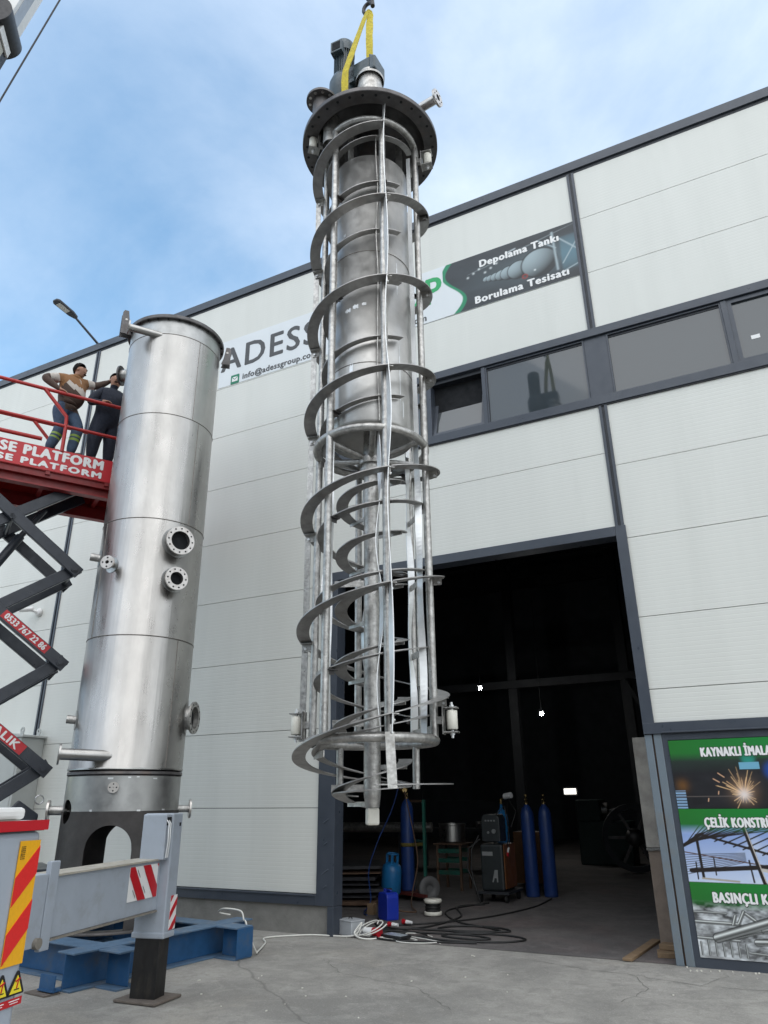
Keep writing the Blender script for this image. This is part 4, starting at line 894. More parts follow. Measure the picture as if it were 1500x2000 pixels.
m = MB(); m.obox(oq(-.02,-.055,1.29), TD, TN, V(0,0,1), .08, .24, .38, 0); m.build('leg_cover', M['crane_grey'], hs, bevel=.01)
m = MB(); m.obox(oq(-.015,.068,1.42), TD, TN, V(0,0,1), .075, .004, .07, 0); m.obox(oq(.145,.092,1.39), TD, TN, V(0,0,1), .025, .003, .03, 0); m.build('access_hole', M['hole'], hs)
m = MB()
for o in (-.028, .002): m.tube([oq(-.02+o,.055,1.44), oq(-.018+o,.085,1.40), oq(-.014+o,.088,1.25), oq(-.016+o,.08,1.12)], .007, 8)
m.build('hydraulic_pipe', M['bright'], hs)
m = MB(); m.obox(oq(.105,-.06,.245), TD, TN, V(0,0,1), .165, .24, .50); m.build('inner_leg', M['crane_dark'], CR, bevel=.004)
m = MB(); m.obox(oq(.12,-.06,.016), (TD+TN*.15).normalized(), (TN-TD*.15).normalized(), V(0,0,1), .36, .44, .022); m.build('foot_pad', M['pad'], CR, bevel=.006)
stripes_h = .12
hz = hazard(CR, oq(-.47,.002,.812), TD, V(0,0,1), .44, .262, (), 1, 'white', 'red', .004)
m = MB(); az = TN
for x0 in (-.05, .19, .42):
    P_ = [(x0,.262),(x0+.115,.262),(x0+.115+.20,0),(x0+.20,0)]
    out = [p for p in P_]
    def clx(P, x, keep):
        o = []
        for i, q in enumerate(P):
            p = P[i-1]; a = (q[0] <= x) if keep else (q[0] >= x); bb = (p[0] <= x) if keep else (p[0] >= x)
            it = lambda: (x, p[1]+(q[1]-p[1])*(x-p[0])/(q[0]-p[0]))
            if a:
                if not bb: o.append(it())
                o.append(q)
            elif bb: o.append(it())
        return o
    P_ = clx(clx(P_, .44, True), 0, False)
    if len(P_) > 2: m.prism(P_, oq(-.47,.0125,.812), TD, V(0,0,1), .003, 0)
m.build('stripe', M['red'], hz)
m = MB()
for x0, z0 in ((.05,.03), (.20,.05), (.31,.16), (.10,.18)):
    for k in range(6): m.obox(oq(-.47+x0+.055-.008*k,.0115,.812+z0+.010*k), (TD*-.6+V(0,0,.8)), TN, V(0,0,1), .007, .001, .012)
m.build('marker_print', M['black'], hz)
m = MB(); m.prism([(0,0),(.11,0),(.11,.27),(0,.27)], oq(.085,.096,.535), TD, V(0,0,1), .003, 0)
for z in (-.06, .08, .22): 
    P_ = clip_poly([(0,z),(.11,z+.11),(.11,z+.17),(0,z+.06)], .11, .27)
    if len(P_) > 2: m.prism(P_, oq(.085,.099,.535), TD, V(0,0,1), .003, 1)
m.build('hazard_marker', [M['white'], M['red']], CR)
# turret and telescopic boom (mostly out of the frame)
BA = Vector((-5.439,-6.288,8.738)); BT = Vector((-2.61,-3.90,28.0)); bd = (BT-BA).normalized()
PV = BA-bd*((8.69-2.5)/bd.z)
bs = bd.cross(V(0,0,1)).normalized(); bu = bs.cross(bd)
m = MB(); m.bar(PV, BA-bd*.55-bs*.0+bu*.08, .40, .40, up=bu); m.build('boom_base', M['crane_white'], CR, bevel=.04)
m = MB(); m.cyl(BA-bd*.10-bs*.20, BA-bd*.10+bs*.20, .19, n=28); m.torus(BA-bd*.10-bs*.205, bs, .15, .006, 32, 6, m=1); m.obox(BA-bd*.36-bu*.07, bd, bs, bu, .44, .34, .12, 0); m.obox(BA-bd*.42-bu*.135, bd, bs, bu, .20, .12, .008, 2); m.build('boom_collar', [M['hook'], M['bright'], mat('beige plate', (.42,.40,.33), .5)], CR, bevel=.012)
m = MB(); m.bar(BA-bd*.3, BT-bd*1.0, .28, .30, up=bu); m.bar(BA-bu*.153+bs*.03, BT-bd*1.1-bu*.153+bs*.03, .12, .006, up=bu, m=1); m.build('boom_section', [M['crane_white'], M['crane_grey']], CR, bevel=.02)
m = MB(); m.obox(BT-bd*.4, bd, bs, bu, 1.2, .4, .5); m.cyl(BT-bs*.2, BT+bs*.2, .28, n=24); m.build('boom_head', M['hook'], CR)
m = MB(); m.tube([HK+V(-.05,0,.85), BT+V(-.05,0,-.2)], .009, 6); m.tube([HK+V(.05,0,.85), BT+V(.05,0,-.2)], .009, 6); m.tube([BA-bd*2.5-bu*.385, BT-bu*.36], .0085, 6); m.build('hoist_rope', M['hook'], CR)
m = MB(); m.lathe([(.75,1.5),(.75,1.75),(.5,1.8),(.5,2.1)], V(PV.x,PV.y,0), n=32); m.obox(V(PV.x,PV.y,2.3), TD, TN, V(0,0,1), .8, 1.0, .8); m.build('turret', M['crane_white'], CR)
m = MB(); m.obox(C0+TB*4.4-TD*1.25+V(0,0,1.0), TD, TN, V(0,0,1), 2.4, 5.4, .5); m.build('chassis', M['crane_grey'], CR)
m = MB(); m.obox(C0+TB*8.0-TD*1.25+V(0,0,1.75), TD, TN, V(0,0,1), 2.4, 1.9, 2.1); m.build('cab', M['crane_white'], CR, bevel=.15)
for n_ in (2.4, 7.8):
    for t in (-.2, -2.3):
        m = MB(); c = C0+TB*n_+TD*t+V(0,0,.48); m.lathe([(.2,-.14),(.44,-.14),(.48,-.10),(.48,.10),(.44,.14),(.2,.14),(.2,-.14)], c, TD, n=32); m.lathe([(0,-.1),(.2,-.1)], c, TD, n=20, m=1); m.lathe([(0,.1),(.2,.1)], c, TD, n=20, m=1); m.build('wheel', [M['rubber'], M['crane_white']], CR)

# ------------------------------------------------------------------ scissor lift
LU = V(.5101,.8601,0).normalized(); LN = V(LU.y,-LU.x,0); LP = V(-7.943,-2.106,0)
def lq(s, w, z): return LP+LU*s-LN*w+V(0,0,z)
LF = thing('scissor_lift', lq(-1.1,.55,0), 'red scissor lift platform on dark crossed arms, raised behind the vessel', 'scissor lift')
S0, S1, LW = -3.0, .75, 1.10
m = MB(); m.obox(lq((S0+S1)/2,LW/2,6.262), LU, LN, V(0,0,1), S1-S0, LW, .04, 0); m.build('deck', M['reddark'], LF)
m = MB()
for w in (.02, LW-.02):
    m.obox(lq((S0+S1)/2,w,6.12), LU, LN, V(0,0,1), S1-S0, .04, .36, 0)
    m.obox(lq((S0+S1)/2,w+(.035 if w < .5 else -.035),5.90), LU, LN, V(0,0,1), S1-S0, .05, .10, 1)
    m.obox(lq((S0+S1)/2,w+(.06 if w < .5 else -.06),5.72), LU, LN, V(0,0,1), S1-S0, .12, .025, 1); m.obox(lq((S0+S1)/2,w+(.1 if w < .5 else -.1),5.80), LU, LN, V(0,0,1), S1-S0, .03, .15, 1)
m.obox(lq(S1,LW/2,6.0), LU, LN, V(0,0,1), .04, LW, .5, 0); m.obox(lq(S0,LW/2,6.0), LU, LN, V(0,0,1), .04, LW, .5, 0)
for s in (-2.4,-1.6,-.8,0): m.obox(lq(s,LW/2,5.95), LU, LN, V(0,0,1), .06, LW, .12, 1)
m.build('platform_frame', [M['redpaint'], M['reddark']], LF)
m = MB(); m.obox(lq((S0+S1)/2,-.004,6.12), LU, LN, V(0,0,1), S1-S0-.02, .004, .345, 0); pb = m.build('side_banner', M['red'], LF)
text('lettering', 'ERSE PLATFORM', pb, lq(-1.70,-.008,6.125), LU, V(0,0,1), .135, 1.62, M['white'], bold=.20)
text('lettering', 'ERSE PLATFORM', pb, lq(-1.72,-.008,5.985), LU, V(0,0,1), .085, 1.63, M['white'], bold=.26)
def rail(name, pts, r=.024, mt='redpaint'):
    m = MB(); m.tube([lq(*p) for p in pts], r, 10); return m.build(name, M[mt], LF)
for w in (0.0, LW):
    e = S1-.05
    rail('guard_rail', [(S0,w,7.215),(e,w,7.215)], .027); rail('guard_rail', [(S0,w,6.69),(e,w,6.69)], .024); 
    rail('guard_rail', [(S0,w+(.04 if w < .5 else -.04),6.43),(-.95 if w < .5 else e,w+(.04 if w < .5 else -.04),6.43)], .03)
    rail('brace', [(-1.03,w,7.205),(-.69,w,6.85),(-.675,w,6.69),(-.67,w,6.28)], .027)
    rail('rail_post', [(e,w,7.215),(e,w,6.28)]); rail('rail_post', [(S0,w,7.215),(S0,w,6.28)]); rail('rail_post', [(-1.95,w,7.215),(-1.95,w,6.28)])
for s in (S0, S1-.05): rail('guard_rail', [(s,0,7.215),(s,LW,7.215)]); rail('guard_rail', [(s,0,6.69),(s,LW,6.69)])
# arms
JZ = [5.83, 4.60, 3.31, 1.985, .72]; SR, SL = -.24, -2.02
def arm(p, q, w, t=.07, h=.155):
    m = MB(); a = lq(p[0], w, p[1]); b = lq(q[0], w, q[1]); d = (b-a).normalized(); a = a-d*.09; b = b+d*.09
    m.bar(a, b, t, h, up=LN.cross(d) if LN.cross(d).z > 0 else d.cross(LN)); return m.build('scissor_arm', M['lift'], LF, bevel=.008)
arms = []
for k in range(4):
    zt, zb = JZ[k], JZ[k+1]
    for w0, w1 in ((.10, .19), (LW-.10, LW-.19)):
        a1 = arm((SR, zt+ (0 if k else .10)), (SL, zb), w1); a2 = arm((SL, zt+(0 if k else .10)), (SR, zb), w0); arms.append((k, w0, a1, a2))
for z in JZ[1:4]:
    for s in (SR, SL):
        m = MB(); m.cyl(lq(s,.03,z), lq(s,LW-.03,z), .035, n=16); m.cyl(lq(s,.045,z), lq(s,.06,z), .05, n=16); m.build('pivot_pin', M['lift'], LF)
for k in range(4):
    zc = (JZ[k]+JZ[k+1])/2; m = MB(); m.cyl(lq((SR+SL)/2,.04,zc), lq((SR+SL)/2,LW-.04,zc), .032, n=16); m.cyl(lq((SR+SL)/2,.04,zc), lq((SR+SL)/2,.055,zc), .045, n=6); m.build('pivot_pin', M['lift'], LF)
for z, zb in ((4.60, 3.31),):
    m = MB(); m.cyl(lq(-1.9,.55,3.2), lq(-.95,.55,5.1), .06, n=20); m.cyl(lq(-.95,.55,5.1), lq(-.7,.55,5.55), .04, n=16); m.build('lift_cylinder', M['lift'], LF)
m = MB(); m.cyl(lq(-1.75,.50,.9), lq(-1.0,.50,2.3), .07, n=20); m.build('lift_cylinder', M['lift'], LF)
d2 = (lq(SR,0,JZ[2])-lq(SL,0,JZ[1])).normalized(); up2 = d2.cross(LN); up2 = up2 if up2.z > 0 else -up2
def plate(tq_, ln, h, s_, z_, body, hh, wd_, d, up, armo):
    c = lq(s_, .10-.036-.003, z_); m = MB(); m.obox(c, d, LN, up, ln, .003, h); o = m.build('phone_sticker' if body[0] == '0' else 'sticker', M['red'], armo)
    text('lettering', body, o, c-d*(wd_/2)-up*(hh/2)+LN*.0025, d, up, hh, wd_, M['white'], bold=.13); return o
mid = [a for a in arms if a[1] == .10]
f = .73; plate(None, .74, .115, SL+(SR-SL)*.735, JZ[1]+(JZ[2]-JZ[1])*.735+.012, '0533 767 22 86', .075, .66, d2, up2, mid[1][3])
d3 = (lq(SR,0,JZ[3])-lq(SL,0,JZ[2])).normalized(); up3 = d3.cross(LN); up3 = up3 if up3.z > 0 else -up3
plate(None, .84, .13, SL+(SR-SL)*.665, JZ[2]+(JZ[3]-JZ[2])*.665+.008, 'KİRALIK', .09, .68, d3, up3, mid[2][3])
m = MB(); m.obox(lq(-1.2,.55,.62), LU, LN, V(0,0,1), 2.6, 1.15, .45, 0); m.prism([(-.75,.84),(-.30,.84),(-.24,.95),(-.20,1.45),(-.45,1.62),(-.85,1.15)], lq(0,.12,0), LU, V(0,0,1), .05, 0); m.build('chassis', M['lift'], LF, bevel=.02)
m = MB(); m.torus(lq(-.22,.10,1.62), LN, .05, .008, 24, 8); m.build('lifting_eye', M['chrome'], LF)
m = MB(); m.obox(lq(-1.0,.17,1.72), LU, LN, V(0,0,1), .22, .01, .3); m.build('yellow_sticker', M['signyellow'], LF)
for s in (-2.2, -.2):
    for w in (.02, 1.1):
        m = MB(); c = lq(s, w, .25); m.lathe([(.1,-.07),(.25,-.07),(.25,.07),(.1,.07),(.1,-.07)], c, LN, n=28); m.lathe([(0,.05),(.1,.05)], c, LN, n=16); m.lathe([(0,-.05),(.1,-.05)], c, LN, n=16); m.build('wheel', M['rubber'], LF)

# ------------------------------------------------------------------ people on the platform
def person(J, label, cloth, hairc='hair', bulk=1.0, hem=None):
    """one skinned body from joints given in platform coordinates (along, across, up)"""
    q = {k: lq(*v) for k, v in J.items()}; vs = []; rad = []; ed = []; tagm = []
    def vtx(p, r): vs.append(p); rad.append(r); return len(vs)-1
    def chain(start, pts):
        k = start
        for p, r in pts: j = vtx(p, r); ed.append((k, j)); k = j
        return k
    K = 1.13
    hipc = (q['hipL']+q['hipR'])/2+V(0,0,.02); pel = vtx(hipc, .155)
    wai = chain(pel, [(q['waist'], .178*bulk)]); ch = chain(wai, [(q['chest'].lerp(q['waist'], .4), .195*bulk), (q['chest'], .178*bulk)])
    if hem: chain(wai, [(lq(*hem), .120)])
    nk = chain(ch, [(q['neck'].lerp(q['chest'], .15), .075), (q['neck'], .056)])
    fw = (q['jaw']-q['head']); fw.z = 0; fw = (fw.normalized() if fw.length > 1e-3 else LN)
    hd = chain(nk, [(q['jaw'].lerp(q['head'], .45)-fw*.02, .070*K), (q['head'], .092*K), (q['top']-V(0,0,.075), .082*K)])
    for s in 'LR':
        sh = chain(ch, [(q['sh'+s].lerp(q['chest'], .2), .092), (q['el'+s].lerp(q['sh'+s], .5), .074), (q['el'+s], .064), (q['wr'+s].lerp(q['el'+s], .5), .056), (q['wr'+s], .032)])
        d = (q['ha'+s]-q['wr'+s]); d = d.normalized() if d.length > 1e-4 else V(0,0,1); palm = chain(sh, [(q['wr'+s]+d*.05, .036)])
        sd = d.cross(V(0,0,1)); sd = sd.normalized() if sd.length > .1 else LU
        for f_, (o, l) in enumerate(((-.030,.070), (-.010,.082), (.010,.078), (.030,.062))):
            b0 = q['wr'+s]+d*.075+sd*o; chain(palm, [(b0, .0095), (b0+d*l*.5-V(0,0,.008), .0085), (b0+d*l*.85-V(0,0,.028), .0075)])
        b0 = q['wr'+s]+d*.03+sd*-.042; chain(palm, [(b0, .011), (b0+d*.035-sd*.02-V(0,0,.01), .009)])
        lg = chain(pel, [(q['hip'+s]-V(0,0,.04), .124*bulk), (q['k'+s].lerp(q['hip'+s], .5), .114*bulk), (q['k'+s], .094*bulk), (q['a'+s].lerp(q['k'+s], .55), .086*bulk), (q['a'+s], .074)])
        tz = q['toe'+s]; chain(lg, [(V(q['a'+s].x, q['a'+s].y, 6.33), .045), (q['a'+s].lerp(tz, .6).lerp(V(tz.x, tz.y, 6.32), .8), .042), (V(tz.x, tz.y, 6.318), .034)])
    me = bpy.data.meshes.new('body'); me.from_pydata([tuple(p) for p in vs], ed, []); ob = bpy.data.objects.new('body', me); COL.objects.link(ob)
    sk = ob.modifiers.new('skin', 'SKIN'); sk.use_smooth_shade = True
    for i, r in enumerate(rad): me.skin_vertices[0].data[i].radius = (r, r)
    me.skin_vertices[0].data[0].use_root = True
    sb = ob.modifiers.new('sub', 'SUBSURF'); sb.levels = 3; sb.render_levels = 3
    dg = bpy.context.evaluated_depsgraph_get(); dg.update(); out = bpy.data.meshes.new_from_object(ob.evaluated_get(dg)); bpy.data.objects.remove(ob); bpy.data.meshes.remove(me)
    loc = Vector((hipc.x, hipc.y, 6.285)); out.name = 'person'; out.materials.clear(); names = []
    for k in cloth['mats']: out.materials.append(M[k]); names.append(k)
    def segd(p, a, b):
        d = b-a; t = max(0, min(1, (p-a).dot(d)/max(1e-9, d.length_squared))); return (p-a-d*t).length, t
    segs = [('torso', q['waist'], q['chest']), ('torso', hipc+V(0,0,.05), q['waist']), ('torso', q['chest'], q['neck'].lerp(q['chest'], .3)), ('head', q['neck'], q['head']), ('head', q['head'], q['top'])]
    for s in 'LR':
        segs += [('upper', q['chest'].lerp(q['sh'+s], .6), q['el'+s]), ('fore', q['el'+s], q['wr'+s]), ('hand', q['wr'+s]+(q['ha'+s]-q['wr'+s])*.1, q['ha'+s]+(q['ha'+s]-q['wr'+s])*.7), ('thigh', q['hip'+s], q['k'+s]), ('shin', q['k'+s], q['a'+s]), ('foot', V(q['a'+s].x, q['a'+s].y, 6.33), V(q['toe'+s].x, q['toe'+s].y, 6.32))]
    for p in out.polygons:
        c = p.center; ds = [(segd(c, a, b), n) for n, a, b in segs]; best = min(((d[0]-(.05 if n == 'torso' else .03 if n == 'thigh' else 0)+(9 if n == 'hand' and d[0] > .048 else 0), n, d[1]) for d, n in ds), key=lambda x: x[0])
        p.material_index = names.index(cloth['pick'](best[1], best[2], c, q)); p.use_smooth = True
    out.transform(Matrix.Translation(-loc)); o = bpy.data.objects.new('person', out); COL.objects.link(o); o.location = loc; ORG[o.name] = loc
    tag(o, label, 'person')
    # hair cap and facial features
    hc = q['head']+V(0,0,.015); up = (q['top']-q['jaw']).normalized(); side = up.cross(fw).normalized(); fwd = side.cross(up).normalized()
    if fwd.dot(fw) < 0: fwd = -fwd
    m = MB(); vv = []; nr, nc = 8, 20
    for i in range(nr+1):
        th = math.pi*.60*i/nr
        for j in range(nc):
            ph = 2*math.pi*j/nc; cut = 1-.50*max(0, math.cos(ph))*(i/nr)
            t = th*cut; w = 1+.02*random.uniform(-1, 1)
            vv.append(hc+(up*math.cos(t)*.108+(fwd*math.cos(ph)*.094+side*math.sin(ph)*.094)*math.sin(t))*w*K+up*.006-fwd*.014)
    m.add(vv, [(i*nc+j, i*nc+(j+1) % nc, (i+1)*nc+(j+1) % nc, (i+1)*nc+j) for i in range(nr) for j in range(nc)], 0, True); m.build('hair', M[hairc], o)
    nkc = q['neck'].lerp(q['chest'], .22)-fwd*.02; m = MB(); na = (q['head']-q['chest']).normalized(); na = (na*.8-fwd*.35).normalized() if hem else na; m.torus(nkc, na, .088 if hem else .072, .040 if hem else .024, 28, 10); m.build('hood' if hem else 'collar', M['tan' if hem else 'navy'], o)
    if hem:
        m = MB()
        for s_ in (-1, 1): m.tube([nkc+fwd*.10+side*s_*.03, nkc+fwd*.155+side*s_*.035-V(0,0,.08), nkc+fwd*.175+side*s_*.035-V(0,0,.18)], .005, 6)
        m.build('drawstring', M['cream'], o)
    m = MB(); fc = q['jaw'].lerp(q['head'], .55)+fwd*.075
    m.lathe([(0,.026),(.010,.016),(.016,.0),(.012,-.01)], fc-fwd*.014+up*.0, fwd*1.0-up*.3, n=10)
    for s_ in (-1, 1): m.lathe([(.0,-.012),(.022,-.006),(.024,.006),(0,.012)], hc-up*.03+side*s_*.092, side, n=12)
    m.build('face_features', M['skin'], o)
    m = MB()
    for s_ in (-1, 1): m.obox(hc+fwd*.070+side*s_*.034+up*-.012, side, fwd, up, .030, .020, .010); m.obox(hc+fwd*.072+side*s_*.034+up*.008, side, fwd, up, .042, .020, .008)
    m.obox(fc-fwd*.020-up*.045, side, fwd, up, .05, .022, .008); m.build('eyes_and_mouth', M['hair'], o)
    return o
J1 = {'top':(-0.585,0.280,7.955),'head':(-0.575,0.280,7.826),'jaw':(-0.540,0.250,7.719),'neck':(-0.630,0.300,7.683),'chest':(-0.655,0.300,7.545),'shL':(-0.846,0.220,7.603),'shR':(-0.454,0.380,7.687),'elL':(-1.066,0.120,7.465),'wrL':(-0.846,0.030,7.286),'haL':(-0.755,0.005,7.255),'elR':(-0.298,0.400,7.702),'wrR':(-0.126,0.360,7.823),'haR':(-0.061,0.340,7.905),'waist':(-0.652,0.300,7.333),'hip':(-0.699,0.300,7.176),'hipL':(-0.773,0.250,7.086),'hipR':(-0.613,0.350,7.107),'kR':(-0.485,0.210,6.80),'aR':(-0.535,0.17,6.40),'toeR':(-0.386,0.09,6.33),'kL':(-0.715,0.200,6.76),'aL':(-0.825,0.200,6.41),'toeL':(-0.70,0.120,6.33)}
J2 = {'top':(-0.055,0.290,7.955),'head':(-0.039,0.270,7.828),'jaw':(-0.050,0.215,7.715),'neck':(-0.059,0.300,7.672),'chest':(-0.071,0.300,7.500),'shL':(-0.268,0.250,7.544),'shR':(0.120,0.360,7.590),'elL':(-0.391,0.150,7.265),'wrL':(-0.230,0.040,7.265),'haL':(-0.141,0.015,7.275),'elR':(0.259,0.330,7.30),'wrR':(0.25,0.27,7.10),'haR':(0.25,0.24,7.02),'waist':(-0.085,0.300,7.246),'hip':(-0.103,0.300,7.059),'hipL':(-0.196,0.250,6.997),'hipR':(-0.010,0.350,7.041),'kL':(-0.236,0.230,6.693),'kR':(0.013,0.300,6.739),'aL':(-0.245,0.220,6.40),'aR':(0.009,0.280,6.40),'toeL':(-0.208,0.100,6.33),'toeR':(0.062,0.150,6.33)}
def pick1(n, t, c, q):
    if n in ('head', 'hand'): return 'skin'
    if n == 'torso':
        a = (c-LP).dot(LU)
        return 'tan' if c.z > 7.575-.36*(a+.85) else 'cream' if c.z > 7.53-.62*(a+.85) else 'brown' if c.z > 7.08 else 'jeans'
    if n == 'upper': return 'tan' if t < .38 else 'cream' if t < .80 else 'brown'
    if n == 'fore': return 'brown'
    if n == 'thigh': return 'brown' if c.z > 7.06 and t < .35 and (c-lq(-.70,.3,0)).dot(LU) > -.02 else 'jeans'
    if n == 'shin': return 'hivis' if (.38 < t < .46 or .54 < t < .62) else 'jeans'
    return 'shoe'
def pick2(n, t, c, q):
    if n in ('head', 'hand'): return 'skin'
    return 'shoe' if n == 'foot' else 'navy'
person(J1, 'man in brown and cream hoodie leaning on the platform rail', dict(mats=['skin','tan','cream','brown','jeans','hivis','shoe'], pick=pick1), hem=(-.555,.24,7.16))
person(J2, 'man in dark navy work clothes looking down beside the vessel', dict(mats=['skin','navy','shoe'], pick=pick2), bulk=1.14)

# ------------------------------------------------------------------ things fixed to the facade
SLp = thing('roof_lamp', (-11.4,.14,10.8), 'dark street lamp on a slanted arm over the roof edge', 'street lamp')
m = MB(); m.cyl((-11.4,.14,10.80), (-11.4,-.66,11.115), .028, .024, n=14); m.build('lamp_arm', M['anthracite'], SLp)
m = MB(); a = V(0,-.925,.30).normalized(); a = V(0,-.97,.12).normalized(); 
hx = V(1,0,0); hz_ = hx.cross(a); hc = V(-11.4,-.90,11.15)
m.prism([(-.30,-.04),(-.16,-.085),(.22,-.095),(.27,-.05),(.27,.05),(.22,.095),(-.16,.085),(-.30,.04)], hc, a, hx, .055); m.build('lamp_head', M['anth_dark'], SLp, bevel=.012)
m = MB(); zz = a.cross(hx); zz = zz if zz.z < 0 else -zz; m.obox(hc+zz*.030+a*.05, a, hx, zz, .26, .13, .006); m.build('lens', M['lampwhite'], SLp)
SC = thing('security_camera', (-11.73,-.01,4.9), 'white bullet security camera on the white wall', 'security camera')
m = MB(); m.lathe([(0,.0),(.075,.0),(.075,.04),(.05,.065),(0,.07)], (-11.73,-.005,4.90), (0,-1,0), n=28); m.cyl((-11.73,-.06,4.90), (-11.80,-.14,4.93), .028, n=14); m.build('mount', M['camwhite'], SC)
m = MB(); d = V(-.80,-.58,-.10).normalized(); p = V(-11.80,-.15,4.945); m.cyl(p-d*.04, p+d*.20, .045, n=24); m.cyl(p+d*.195, p+d*.202, .036, n=20, m=1); m.build('camera_tube', [M['camwhite'], M['black']], SC)
CB = thing('electrical_cabinet', (-11.7,-.22,0), 'pale grey electrical cabinet standing against the wall', 'cabinet')
m = MB(); m.box(-12.25, -11.04, -.45, -.005, .35, 2.60); m.build('case', M['cabinet'], CB, bevel=.006)
m = MB(); m.prism([(-12.30,2.602),(-10.985,2.602),(-10.985,2.635),(-11.64,2.71),(-12.30,2.635)], (0,-.235,0), (1,0,0), (0,0,1), .50); m.build('rain_cap', M['cabinet'], CB, bevel=.005)
for y in (-.40, -.08):
    m = MB(); m.ringplate((-11.12,y,2.72), (0,1,0), .022, .05, .015, 24); m.box(-11.16, -11.08, y-.008, y+.008, 2.63, 2.69); m.build('lifting_eye', M['cabinet'], CB)
m = MB(); m.box(-12.2, -11.09, -.457, -.451, .42, 2.54); dr = m.build('door', M['cabinet'], CB, bevel=.003)
m = MB(); m.box(-11.20, -11.16, -.48, -.458, 2.32, 2.42); m.build('handle', M['white'], dr)
m = MB(); m.box(-12.22, -11.07, -.43, -.02, 0, .348); m.build('base', M['plinth'], CB)

# ------------------------------------------------------------------ in the doorway
gcyl = thing('gas_cylinder', (-3.99,4.62,.004), 'tall dark blue gas cylinder, left one of the standing pair', 'gas cylinder', 'tall blue gas cylinders')
m = MB(); m.lathe([(0,0),(.112,0),(.116,.02),(.116,1.24),(.108,1.32),(.080,1.40),(.045,1.44),(.036,1.46)], V(-3.99,4.62,.004), n=32); m.build('bottle', M['gasblue'], gcyl)
m = MB(); m.lathe([(.036,1.455),(.038,1.50),(.018,1.505),(.016,1.60),(0,1.60)], V(-3.99,4.62,.004), n=16); m.cyl((-3.99,4.56,1.545), (-3.99,4.68,1.545), .013, n=10); m.cyl((-3.99,4.62,1.60), (-3.99,4.62,1.63), .03, n=12); m.build('valve', M['brass'], gcyl)
def copy_thing(r, loc, label, rot=(0,0,0)):
    c = r.copy(); COL.objects.link(c); c.location = loc; c.rotation_euler = rot; c['label'] = label
    for ch in list(r.children):
        d = ch.copy(); COL.objects.link(d); d.parent = c
    return c
copy_thing(gcyl, (-3.70,4.72,.004), 'tall dark blue gas cylinder, right one of the standing pair')
copy_thing(gcyl, (-5.90,3.66,.12), 'dark blue gas cylinder strapped to the green cart', (0,0,R(40)))
CT = thing('cylinder_cart', (-5.75,3.60,0), 'green cylinder cart with grey wheels and a red base', 'cart')
m = MB()
m.bar((-5.46,3.42,.10), (-5.46,3.42,1.56), .055, .04); m.bar((-6.0,3.88,.10), (-6.0,3.88,1.56), .055, .04); m.bar((-5.46,3.42,1.54), (-6.0,3.88,1.54), .04, .04, m=1)
m.bar((-5.46,3.42,.9), (-6.0,3.88,.9), .03, .04); m.build('frame', [M['green'], M['rust']], CT)
m = MB(); m.obox((-5.78,3.58,.10), (1,-.6,0), (.6,1,0), V(0,0,1), .75, .42, .03); m.bar((-6.15,3.5,.11),(-5.3,3.1,.11), .03, .05); m.build('base_plate', mat('dull red cart base', (.12,.025,.02), .6, 0, .2, 8), CT)
for c in (V(-5.40,3.42,.19), V(-6.08,3.98,.19)):
    m = MB(); ax = V(.76,-.65,0); m.lathe([(.06,-.03),(.18,-.03),(.19,-.02),(.19,.02),(.18,.03),(.06,.03),(.06,-.03)], c, ax, n=32); m.lathe([(0,.01),(.06,.01)], c, ax, n=16); m.lathe([(0,-.01),(.06,-.01)], c, ax, n=16); m.build('wheel', M['inside_steel'] if False else mat('grey cart wheel', (.12,.12,.12), .6), CT)
m = MB(); m.lathe([(.120,.80),(.123,.80),(.123,.86),(.120,.86)], V(-5.90,3.66,.004), n=28); m.bar((-5.80,3.62,.83), (-5.50,3.44,.86), .006, .05); m.build('strap', mat('dull yellow strap', (.16,.13,.03), .8), CT)
RG = thing('gas_regulator', (-5.90,3.62,1.72), 'brass gas regulator on top of the cart cylinder', 'regulator')
m = MB(); m.cyl((-5.97,3.52,1.76), (-5.90,3.60,1.70), .035, n=14); m.cyl((-6.0,3.50,1.80), (-5.98,3.47,1.83), .045, n=16); m.cyl((-5.88,3.52,1.70), (-5.84,3.46,1.72), .04, n=16); m.build('regulator_body', M['brass'], RG)
PB = thing('gas_bottle', (-5.92,3.02,.004), 'bright blue household gas bottle behind the plastic canister', 'gas bottle')
m = MB(); o = V(-5.92,3.02,.02); tl = V(.10,-.05,1).normalized()
m.lathe([(0,0),(.12,.0),(.15,.02),(.165,.06),(.165,.36),(.15,.43),(.10,.475),(.05,.49),(0,.49)], o+V(0,0,.10), tl, n=36); m.lathe([(.12,-.08),(.125,.03)], o+V(0,0,.09), tl, n=30); m.build('bottle', M['lightblue'], PB)
m = MB()
for k in range(4):
    a = k*math.pi/2+.4; b = o+V(0,0,.10)+tl*.47; x_, y_, _ = frame_z(tl); p = b+(x_*math.cos(a)+y_*math.sin(a))*.085; m.bar(p, p+tl*.14, .045, .008)
m.torus(o+V(0,0,.10)+tl*.615, tl, .087, .011, 28, 8); m.cyl(o+V(0,0,.10)+tl*.48, o+V(0,0,.10)+tl*.57, .02, n=12); m.build('guard', M['lightblue'], PB)
JC = thing('canister', (-5.17,1.45,.004), 'royal blue plastic canister on the floor by the doorway', 'canister')
jx = V(.84,-.54,0).normalized(); jy = V(0,0,1).cross(jx)
